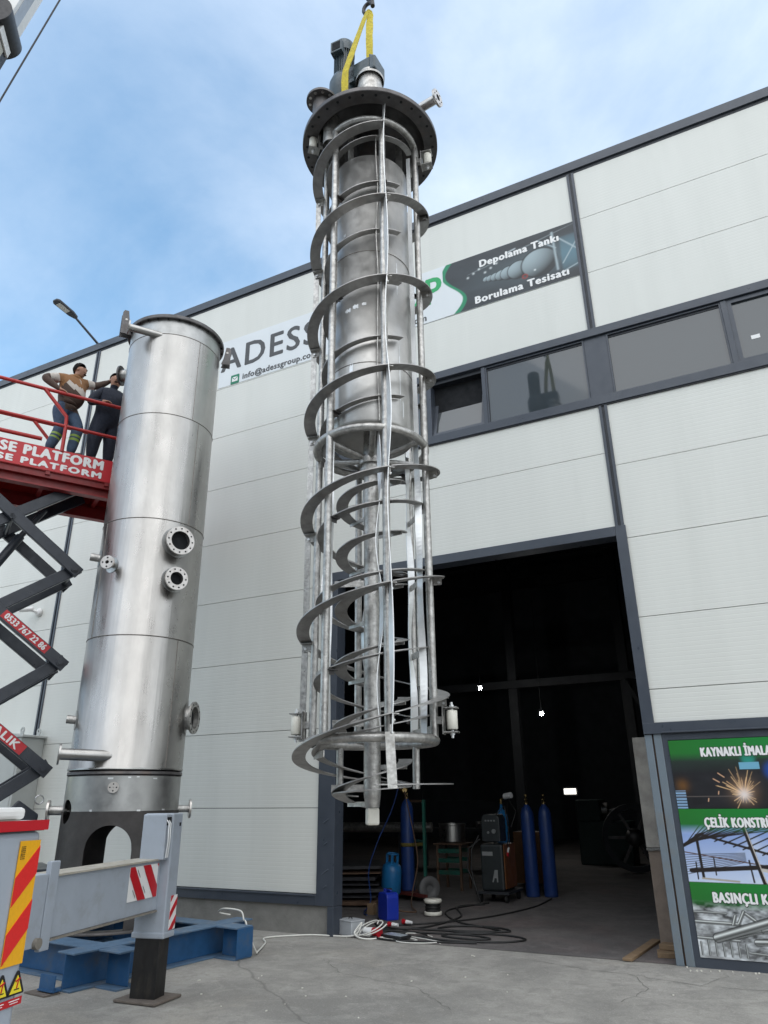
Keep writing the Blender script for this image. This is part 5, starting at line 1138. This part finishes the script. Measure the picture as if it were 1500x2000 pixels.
m = MB(); m.prism([(-.125,0),(.125,0),(.13,.03),(.13,.28),(.115,.325),(.085,.345),(-.085,.345),(-.115,.325),(-.13,.28),(-.13,.03)], V(-5.17,1.45,.004), jx, V(0,0,1), .19); m.obox(V(-5.17,1.45,.37)+jx*.02, jx, jy, V(0,0,1), .12, .03, .025); m.obox(V(-5.17,1.45,.36)+jx*-.03, jx, jy, V(0,0,1), .02, .03, .03); m.build('body', M['jerry'], JC, bevel=.018)
m = MB(); m.cyl(V(-5.17,1.45,.34)-jx*.08, V(-5.17,1.45,.385)-jx*.08, .026, n=16); m.build('cap', M['jerry'], JC)
tag(MB().box(-5.66, -5.55, 1.72, 1.82, .004, .15).build('wood_block', M['wood'], bevel=.004), 'small square wooden block left of the blue canister', 'wood block')
# welding machine
WM = thing('welding_machine', (-4.35,3.85,0), 'dark welding machine with wire feeder on a small trolley', 'welding machine')
m = MB(); m.box(-4.56, -4.17, 3.66, 4.30, .17, .86); m.build('power_unit', M['weldcase'], WM, bevel=.03)
m = MB(); m.box(-4.165, -4.15, 3.70, 4.28, .2, .86); m.build('side_panel', M['orange'], WM)
m = MB(); m.prism([(-.16,0),(.16,0),(.16,.36),(.12,.42),(-.12,.42),(-.16,.36)], (-4.36,3.85,.90), X1, Z1, .34); m.build('wire_feeder', M['weldcase'], WM, bevel=.015)
m = MB()
for k in range(4): m.box(-4.45+.05*k, -4.42+.05*k, 3.667, 3.675, 1.21, 1.235)
m.cyl((-4.30,3.675,1.06), (-4.30,3.655,1.06), .035, n=18); m.cyl((-4.40,3.675,1.04), (-4.40,3.66,1.04), .02, n=14); m.build('control_panel', mat('panel grey', (.20,.21,.21), .5), WM)
m = MB(); m.prism([(-.05,.0),(.0,.18),(.05,.18),(.05,0),(.028,0),(.028,.06),(-.01,.06),(-.028,0)], (-4.32,3.655,.30), X1, Z1, .006); m.box(-4.52, -4.34, 3.650, 3.656, .69, .75); m.build('marking', mat('pale marking', (.25,.26,.26), .5), WM)
m = MB(); m.box(-4.64, -4.08, 3.58, 4.36, .13, .165); m.bar((-4.52,4.3,.16),(-4.52,4.3,1.3),.03,.03); m.build('trolley', M['inside_steel'], WM)
for x in (-4.58, -4.14):
    for y in (3.66, 4.28):
        m = MB(); m.cyl((x-.02,y,.065), (x+.02,y,.065), .06, n=18); m.build('wheel', M['rubber'], WM)
m = MB(); m.cyl((-4.16,3.93,.80), (-4.16,3.87,.72), .03, n=12, m=0); m.cyl((-4.16,3.87,.72), (-4.16,3.84,.67), .034, n=12, m=1); m.build('hanging_plug', [M['white'], M['redplug']], WM)
m = MB()
for s0 in (0, .06): m.tube([(-4.55+s0*.3,3.62,1.0-s0), (-4.66-s0,3.55,.8), (-4.68-s0,3.52,.5), (-4.60,3.5,.2), (-4.5,3.4,.03)], .014, 8)
m.tube([(-4.25,3.65,1.30),(-4.10,3.7,1.45),(-4.08,3.8,1.1),(-4.15,3.9,.8)], .012, 8); m.build('hose', M['cable'], WM)
AB = thing('gas_cylinder', (-4.46,4.62,.17), 'light blue gas cylinder behind the welding machine', 'gas cylinder', 'tall blue gas cylinders')
m = MB(); m.lathe([(0,0),(.11,0),(.115,.02),(.115,1.02),(.10,1.12),(.06,1.19),(.03,1.22),(.02,1.30),(0,1.30)], V(-4.46,4.62,.17), n=28); m.build('bottle', M['lightblue'], AB)
m = MB(); m.cyl((-4.46,4.62,1.47), (-4.46,4.62,1.56), .025, n=12); m.cyl((-4.36,4.55,1.60), (-4.22,4.50,1.62), .05, n=18, m=1); m.cyl((-4.46,4.62,1.55),(-4.30,4.53,1.60), .012, n=8); m.tube([(-4.28,4.5,1.56),(-4.12,4.4,1.35),(-4.2,4.3,1.1)], .012, 8, m=2); m.build('regulator', [M['brass'], M['white'], M['cable']], AB)
# pot on a stand
ST = thing('work_stand', (-5.63,5.1,0), 'rusty four legged stand with green crossbars', 'stand')
for x in (-5.86, -5.40):
    for y in (4.9, 5.35):
        m = MB(); m.bar((x,y,.004), (x,y,.77), .04, .04); m.build('leg', M['rust'], ST)
for z in (.30, .50, .66):
    m = MB(); m.bar((-5.86,4.9,z), (-5.40,4.9,z), .03, .07); m.bar((-5.86,5.35,z), (-5.40,5.35,z), .03, .07); m.build('crossbar', M['green'], ST)
m = MB(); m.box(-5.92, -5.34, 4.84, 5.41, .772, .79); m.build('top', M['rust'], ST)
DP = MB(); DP.lathe([(0,.02),(.23,.02),(.24,.0),(.25,.03),(.25,.30),(.262,.31),(.262,.34),(.24,.34),(.24,.04)], V(-5.63,5.1,.791), n=40, sm=False)
tag(DP.build('steel_pot', M['shell'], loc=(-5.63,5.1,.791)), 'shiny round steel drum section on the rusty stand', 'steel drum')
# plates on the left
rng = random.Random(4)
for k in range(7):
    z = .06+.075*k; m = MB(); an = rng.uniform(-.12, .12); ax = V(math.cos(an+.45), math.sin(an+.45), 0)
    sx_ = 1.5-.1*k+rng.uniform(-.1,.1); cxk = V(-6.75+rng.uniform(-.1,.1), 2.75+.12*k, z)
    m.obox(cxk, ax, V(0,0,1).cross(ax), V(0,0,1), sx_, 1.3, .018 if k % 2 else .05, 0)
    o = m.build('scrap_plate', [M['rust'] if k in (0,5) else M['sheet_dark']], loc=cxk, bevel=.002)
    tag(o, ['rusty plate lowest in the pile left of the canister', 'dark thin sheet just above the rusty bottom plate', 'dark thick slab third from the bottom of the pile', 'dark thin sheet in the middle of the pile', 'dark thick slab under the two top plates', 'brown plate second from the top of the pile', 'dark slab lying on top of the plate pile'][k], 'steel plate', 'plates piled by the doorway')
# small box and cables
JB = thing('junction_box', (-5.08,.20,.004), 'light grey steel junction box on the floor by the left jamb', 'junction box')
bx = V(.93,-.36,0).normalized(); by = V(0,0,1).cross(bx); bc = V(-5.085,.21,0)
m = MB(); m.obox(bc+V(0,0,.08), bx, by, V(0,0,1), .30, .22, .152); m.build('case', M['greybox'], JB, bevel=.006)
m = MB(); m.obox(bc+V(0,0,.166), bx, by, V(0,0,1), .31, .23, .016); lid = m.build('lid', M['greybox'], JB, bevel=.004)
m = MB(); m.tube([bc+V(0,0,.175)-bx*.03, bc+V(0,0,.195)-bx*.03, bc+V(0,0,.195)+bx*.03, bc+V(0,0,.175)+bx*.03], .006, 6); m.build('handle', M['black'], lid)
def spline(pts, n=10):
    P = [Vector(p) for p in pts]; out = []
    for i in range(len(P)-1):
        a, b, c, d = P[max(0, i-1)], P[i], P[i+1], P[min(len(P)-1, i+2)]
        for k in range(n):
            t = k/n; out.append(.5*((2*b)+(c-a)*t+(2*a-5*b+4*c-d)*t*t+(3*b-a-3*c+d)*t*t*t))
    return out+[P[-1]]
def cable(name, pts, r, mt, label, cat='cable', group=None):
    m = MB(); m.tube(spline(pts), r, 8); o = m.build(name, M[mt], loc=pts[0]); return tag(o, label, cat, group)
def wob(pts): return pts
cable('power_cable', [(-5.42,-1.3,.02),(-5.7,-.75,.012),(-5.9,-.45,.012),(-5.55,-.10,.012),(-5.25,-.02,.012),(-5.0,.02,.015),(-4.9,.06,.05),(-4.86,.10,.16),(-4.92,.02,.05),(-4.75,-.04,.012),(-4.6,.12,.012),(-4.68,.30,.012),(-4.85,.15,.02),(-4.5,.06,.012),(-4.25,.02,.012),(-4.12,.12,.012),(-4.3,.22,.012),(-4.6,.10,.018)], .0095, 'whitecable', 'white cable running from the blue beams to the grey junction box', group='cables on the floor')
m_ = [( -4.82+.17*math.cos(t)*1.0+.01*t, .12+.10*math.sin(t), .03+.075*(1+math.sin(t*1.0+.8))) for t in [k*.6 for k in range(22)]]
cable('power_cable', m_, .008, 'whitecable', 'coiled white cable heaped right of the grey junction box', group='cables on the floor')
cable('power_cable', [(-6.05,-1.0,.32),(-6.1,-1.15,.36),(-5.95,-1.25,.42),(-5.75,-1.2,.40),(-5.62,-1.3,.33),(-5.50,-1.42,.33),(-5.46,-1.40,.2),(-5.42,-1.3,.02)], .009, 'whitecable', 'white cable looped over the end of the blue beam', group='cables on the floor')
cable('power_cable', [(-3.6,4.35,.02),(-3.62,3.3,.016),(-3.9,2.2,.016),(-4.3,1.5,.016),(-4.7,1.1,.016),(-4.95,.95,.016)], .011, 'cable', 'black cable curving from the cylinder pair to the doorway', group='cables on the floor')
cable('power_cable', [(-4.4,3.5,.016),(-4.7,2.5,.016),(-4.2,1.6,.016),(-3.6,1.25,.016),(-3.4,1.05,.016),(-3.75,.85,.016),(-4.2,.95,.016),(-4.0,1.25,.02),(-3.5,1.3,.02),(-3.3,1.1,.016),(-3.8,.9,.02),(-4.5,.8,.016)], .012, 'cable', 'black cable in wide loops in the middle of the doorway', group='cables on the floor')
cable('power_cable', [(-4.35,.35,.016),(-3.7,.25,.016),(-3.15,.40,.016),(-2.95,.68,.016),(-3.3,.85,.016),(-3.85,.72,.016),(-3.95,.50,.016),(-3.55,.42,.02),(-3.35,.55,.016),(-3.65,.68,.016),(-4.2,.62,.016),(-4.7,.55,.016)], .011, 'cable', 'black cable in flat loops nearest the yard edge', group='cables on the floor')
cable('power_cable', [(-5.5,2.2,.016),(-5.2,1.1,.016),(-4.8,.75,.016),(-4.4,1.0,.016),(-4.3,2.0,.016),(-4.7,2.9,.016),(-4.4,3.3,.016)], .012, 'cable', 'black cable running past the blue canister to the welder', group='cables on the floor')
cable('power_cable', [(-5.2,.35,.016),(-4.9,.18,.016),(-4.4,.0,.016),(-3.9,.10,.016),(-3.4,.22,.016)], .010, 'cable', 'thin black cable in front of the junction box', group='cables on the floor')
cable('gas_hose', [(-5.98,3.50,1.78),(-6.02,3.3,1.4),(-6.1,2.9,.9),(-6.05,2.5,.5),(-5.8,2.1,.15),(-5.75,1.8,.02),(-5.6,1.6,.02)], .010, 'gasblue', 'dark blue hose falling from the regulator to the floor', 'hose')
cable('gas_hose', [(-5.84,3.45,1.70),(-5.6,3.3,1.0),(-5.5,3.2,.6),(-5.55,3.1,.2),(-5.3,2.5,.05),(-5.0,2.0,.04),(-5.2,1.7,.1),(-5.5,1.9,.2),(-5.75,2.4,.12)], .010, 'rust', 'red brown hose looping around the cart and canister', 'hose')
rc = random.Random(21); x_, y_ = -4.9, .35; pts_ = []
for k in range(16): pts_.append((x_+rc.uniform(-.28,.55)+.02*k, y_+rc.uniform(-.12,.45), .012+.01*(k % 3)))
cable('power_cable', pts_, .008, 'cable', 'tangled thin black cable heaped between canister and junction box', group='cables on the floor')
cable('power_cable', [(-4.45,.10,.012),(-4.25,-.05,.012),(-3.98,.00,.012),(-3.85,.14,.012),(-4.05,.24,.012),(-4.3,.34,.012),(-4.42,.46,.02),(-4.25,.55,.012),(-4.05,.42,.012)], .006, 'whitecable', 'thin white lead looping right of the tablet', group='cables on the floor')
def plug(p, d, label, s=1.0):
    o = thing('plug', p, label, 'plug', 'red and white power plugs'); p = Vector(p); d = Vector(d).normalized(); m = MB(); m.cyl(p, p+d*.07*s, .035*s, n=18); m.cyl(p-d*.012, p, .045*s, n=18); m.build('socket_body', M['redplug'], o)
    m = MB(); m.cyl(p+d*.07*s, p+d*.17*s, .036*s, .028*s, n=16); m.cyl(p+d*.17*s, p+d*.20*s, .018, n=10); m.build('grip', M['white'], o); return o
plug((-4.82,.78,.055), (1,-.15,0), 'red and white power plug lying behind the coiled white cable', .7)
plug((-4.74,1.05,.055), (1,-.25,.0), 'red and white power plug just in front of the blue canister', .7)
plug((-4.62,.10,.07), (-1,.2,.0), 'red and grey plug inside the white cable coil', 1.3)
TB_ = thing('tablet', (-4.42,.12,.004), 'black tablet with pale screen lying on the floor cables', 'tablet')
tx = V(.95,-.30,0).normalized(); ty = V(0,0,1).cross(tx); m = MB(); m.obox(V(-4.42,.16,.035), tx, ty, V(0,0,1), .33, .19, .03); m.build('case', M['black'], TB_, bevel=.006)
m = MB(); m.obox(V(-4.42,.16,.0515), tx, ty, V(0,0,1), .28, .14, .003); m.build('screen', mat('pale screen', (.42,.46,.48), .2, 0, .05), TB_)
RL = thing('cable_reel', (-4.72,2.0,.004), 'small white cable reel standing behind the black cables', 'cable reel')
m = MB(); c = V(-4.72,2.0,.004)
for z in (.03, .19): m.lathe([(0,z-.02),(.125,z-.02),(.13,z),(.13,z+.02),(.12,z+.03),(0,z+.03)], c, n=30)
m.build('reel_discs', M['nylon'], RL)
m = MB()
for k in range(6): m.torus(c+V(0,0,.055+.02*k), (0,0,1), .095+.01*(k % 2), .013, 30, 6)
m.build('wound_cable', M['cable'], RL)
tag(MB().obox((-1.60,.60,.020), V(.10,1,0), V(-1,.10,0), V(0,0,1), 1.25, .10, .026).build('wood_plank', M['wood'], loc=(-1.6,.6,.01), bevel=.003), 'weathered wooden plank lying in the doorway', 'plank')
for k, (p, s_, a, lab) in enumerate((((-1.30,.40,.028), (.24,.20,.05), .15, 'flat wooden offcut at the foot of the concrete pillar'), ((-1.28,.50,.082), (.22,.15,.055), -.2, 'wooden offcut lying on top of the other offcut'))):
    ax = V(math.cos(a), math.sin(a), 0); tag(MB().obox(p, ax, V(0,0,1).cross(ax), V(0,0,1), *s_).build('wood_offcut', M['wood'], loc=p, bevel=.006), lab, 'wood offcut', 'offcuts by the pillar')
# deep inside the hall
lampA = thing('workshop_lamp', (-7.33,12,4.62), 'glowing round workshop lamp, higher and left of the two', 'lamp', 'workshop lamps')
m = MB(); m.lathe([(0,.03),(.04,.035),(.05,.07),(.03,.11),(0,.12)], V(-7.33,12,4.56), n=20); m.build('bulb', M['lampemit'], lampA)
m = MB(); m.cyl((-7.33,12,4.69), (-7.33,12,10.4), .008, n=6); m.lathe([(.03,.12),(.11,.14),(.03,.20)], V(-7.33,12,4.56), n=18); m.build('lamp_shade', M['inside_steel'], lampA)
copy_thing(lampA, (-5.53,12,3.77), 'glowing round workshop lamp, lower and right of the two')
LS = thing('light_panel', (-4.94,12,1.7), 'small lit opening glowing deep in the workshop', 'lit opening')
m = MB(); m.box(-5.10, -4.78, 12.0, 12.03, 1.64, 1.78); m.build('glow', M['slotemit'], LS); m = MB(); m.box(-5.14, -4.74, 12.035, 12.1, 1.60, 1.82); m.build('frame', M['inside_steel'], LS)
WH = thing('spoked_rotor', (-2.95,9.2,0), 'large dark spoked wheel behind the concrete pillar', 'machine wheel')
m = MB(); c = V(-2.95,9.3,.72); ax = V(.25,-1,0); m.lathe([(.58,-.10),(.70,-.10),(.70,.10),(.58,.10),(.58,-.10)], c, ax, n=48, sm=False); m.build('rim', M['inside_steel'], WH)
m = MB(); m.lathe([(0,.14),(.12,.14),(.16,.08),(.20,.0)], c, ax, n=24)
xx, yy, zz2 = frame_z(ax)
for k in range(6): d = xx*math.cos(k*math.pi/3)+yy*math.sin(k*math.pi/3); m.bar(c+d*.1, c+d*.6, .06, .05, up=zz2)
m.build('spokes', M['steel_dark'], WH)
OM = thing('orange_cabinet', (-4.05,6.2,0), 'dim orange cabinet behind the welding machine', 'cabinet')
m = MB(); m.box(-4.75, -4.1, 6.1, 6.6, .05, .95); m.build('body', mat('dull orange', (.12,.05,.012), .6), OM, bevel=.01); m = MB(); m.box(-4.73, -4.44, 6.085, 6.098, .1, .9); m.box(-4.41, -4.12, 6.085, 6.098, .1, .9); m.build('door', mat('dull orange door', (.10,.042,.01), .6), OM)
WB = thing('work_bench', (-7.0,9.0,0), 'dim workbench with a vice deep in the workshop', 'workbench')
m = MB(); m.box(-8.2, -5.9, 8.7, 9.5, .82, .90); m.box(-8.2, -5.9, 9.4, 9.45, .9, 1.5); m.build('top', M['inside_steel'], WB)
for x in (-8.1, -6.0):
    for y in (8.78, 9.4): m = MB(); m.box(x-.04, x+.04, y-.04, y+.04, .004, .818); m.build('leg', M['inside_steel'], WB)
m = MB(); m.box(-6.5, -6.3, 8.75, 9.0, .902, 1.05); m.cyl((-6.4,8.6,1.0), (-6.4,8.8,1.0), .03, n=12); m.build('vice', M['steel_dark'], WB)
LT = thing('lathe_machine', (-3.9,11.5,0), 'dark machine standing at the back of the workshop', 'machine')
m = MB(); m.box(-4.6, -3.3, 11.0, 11.8, .004, 1.0); m.box(-4.6, -4.0, 11.0, 11.8, 1.0, 1.5); m.build('body', mat('dim green machine paint', (.03,.055,.05), .5), LT, bevel=.03)
m = MB(); m.cyl((-4.0,11.35,1.25), (-3.85,11.35,1.25), .18, n=28); m.cyl((-3.85,11.35,1.25), (-3.4,11.35,1.25), .05, n=16); m.build('chuck', M['steel'], LT)
PT = thing('pipe_rack', (-8.2,6.0,0), 'dark rack carrying a long horizontal steel tube', 'rack')
m = MB(); m.cyl((-10.5,6.0,1.0), (-6.7,6.6,1.0), .10, n=24); m.build('tube', M['steel'], PT); m = MB()
for x, y in ((-9.6,6.15), (-7.4,6.5)): m.bar((x,y,.004), (x,y,.9), .08, .08)
m.build('post', M['inside_steel'], PT)
# bits of litter on the yard
rng = random.Random(11); m = MB()
for k in range(26):
    x = rng.uniform(-5.2, -.2); y = rng.uniform(-3.2, .1); s_ = rng.uniform(.005, .012); a = rng.uniform(0, 3); ax = V(math.cos(a), math.sin(a), 0); m.obox((x,y,.004), ax, V(0,0,1).cross(ax), V(0,0,1), s_*rng.uniform(1, 2.5), s_, .006)
for k in range(16):
    x = rng.uniform(-1.1, -.2); y = rng.uniform(-.25, -.03); s_ = rng.uniform(.006, .016); m.obox((x,y,.005), V(1,.3,0), V(-.3,1,0), V(0,0,1), s_, s_, .01)
tag(m.build('litter', M['nylon']), 'scattered pale chips on the concrete yard', 'litter', kind='stuff')
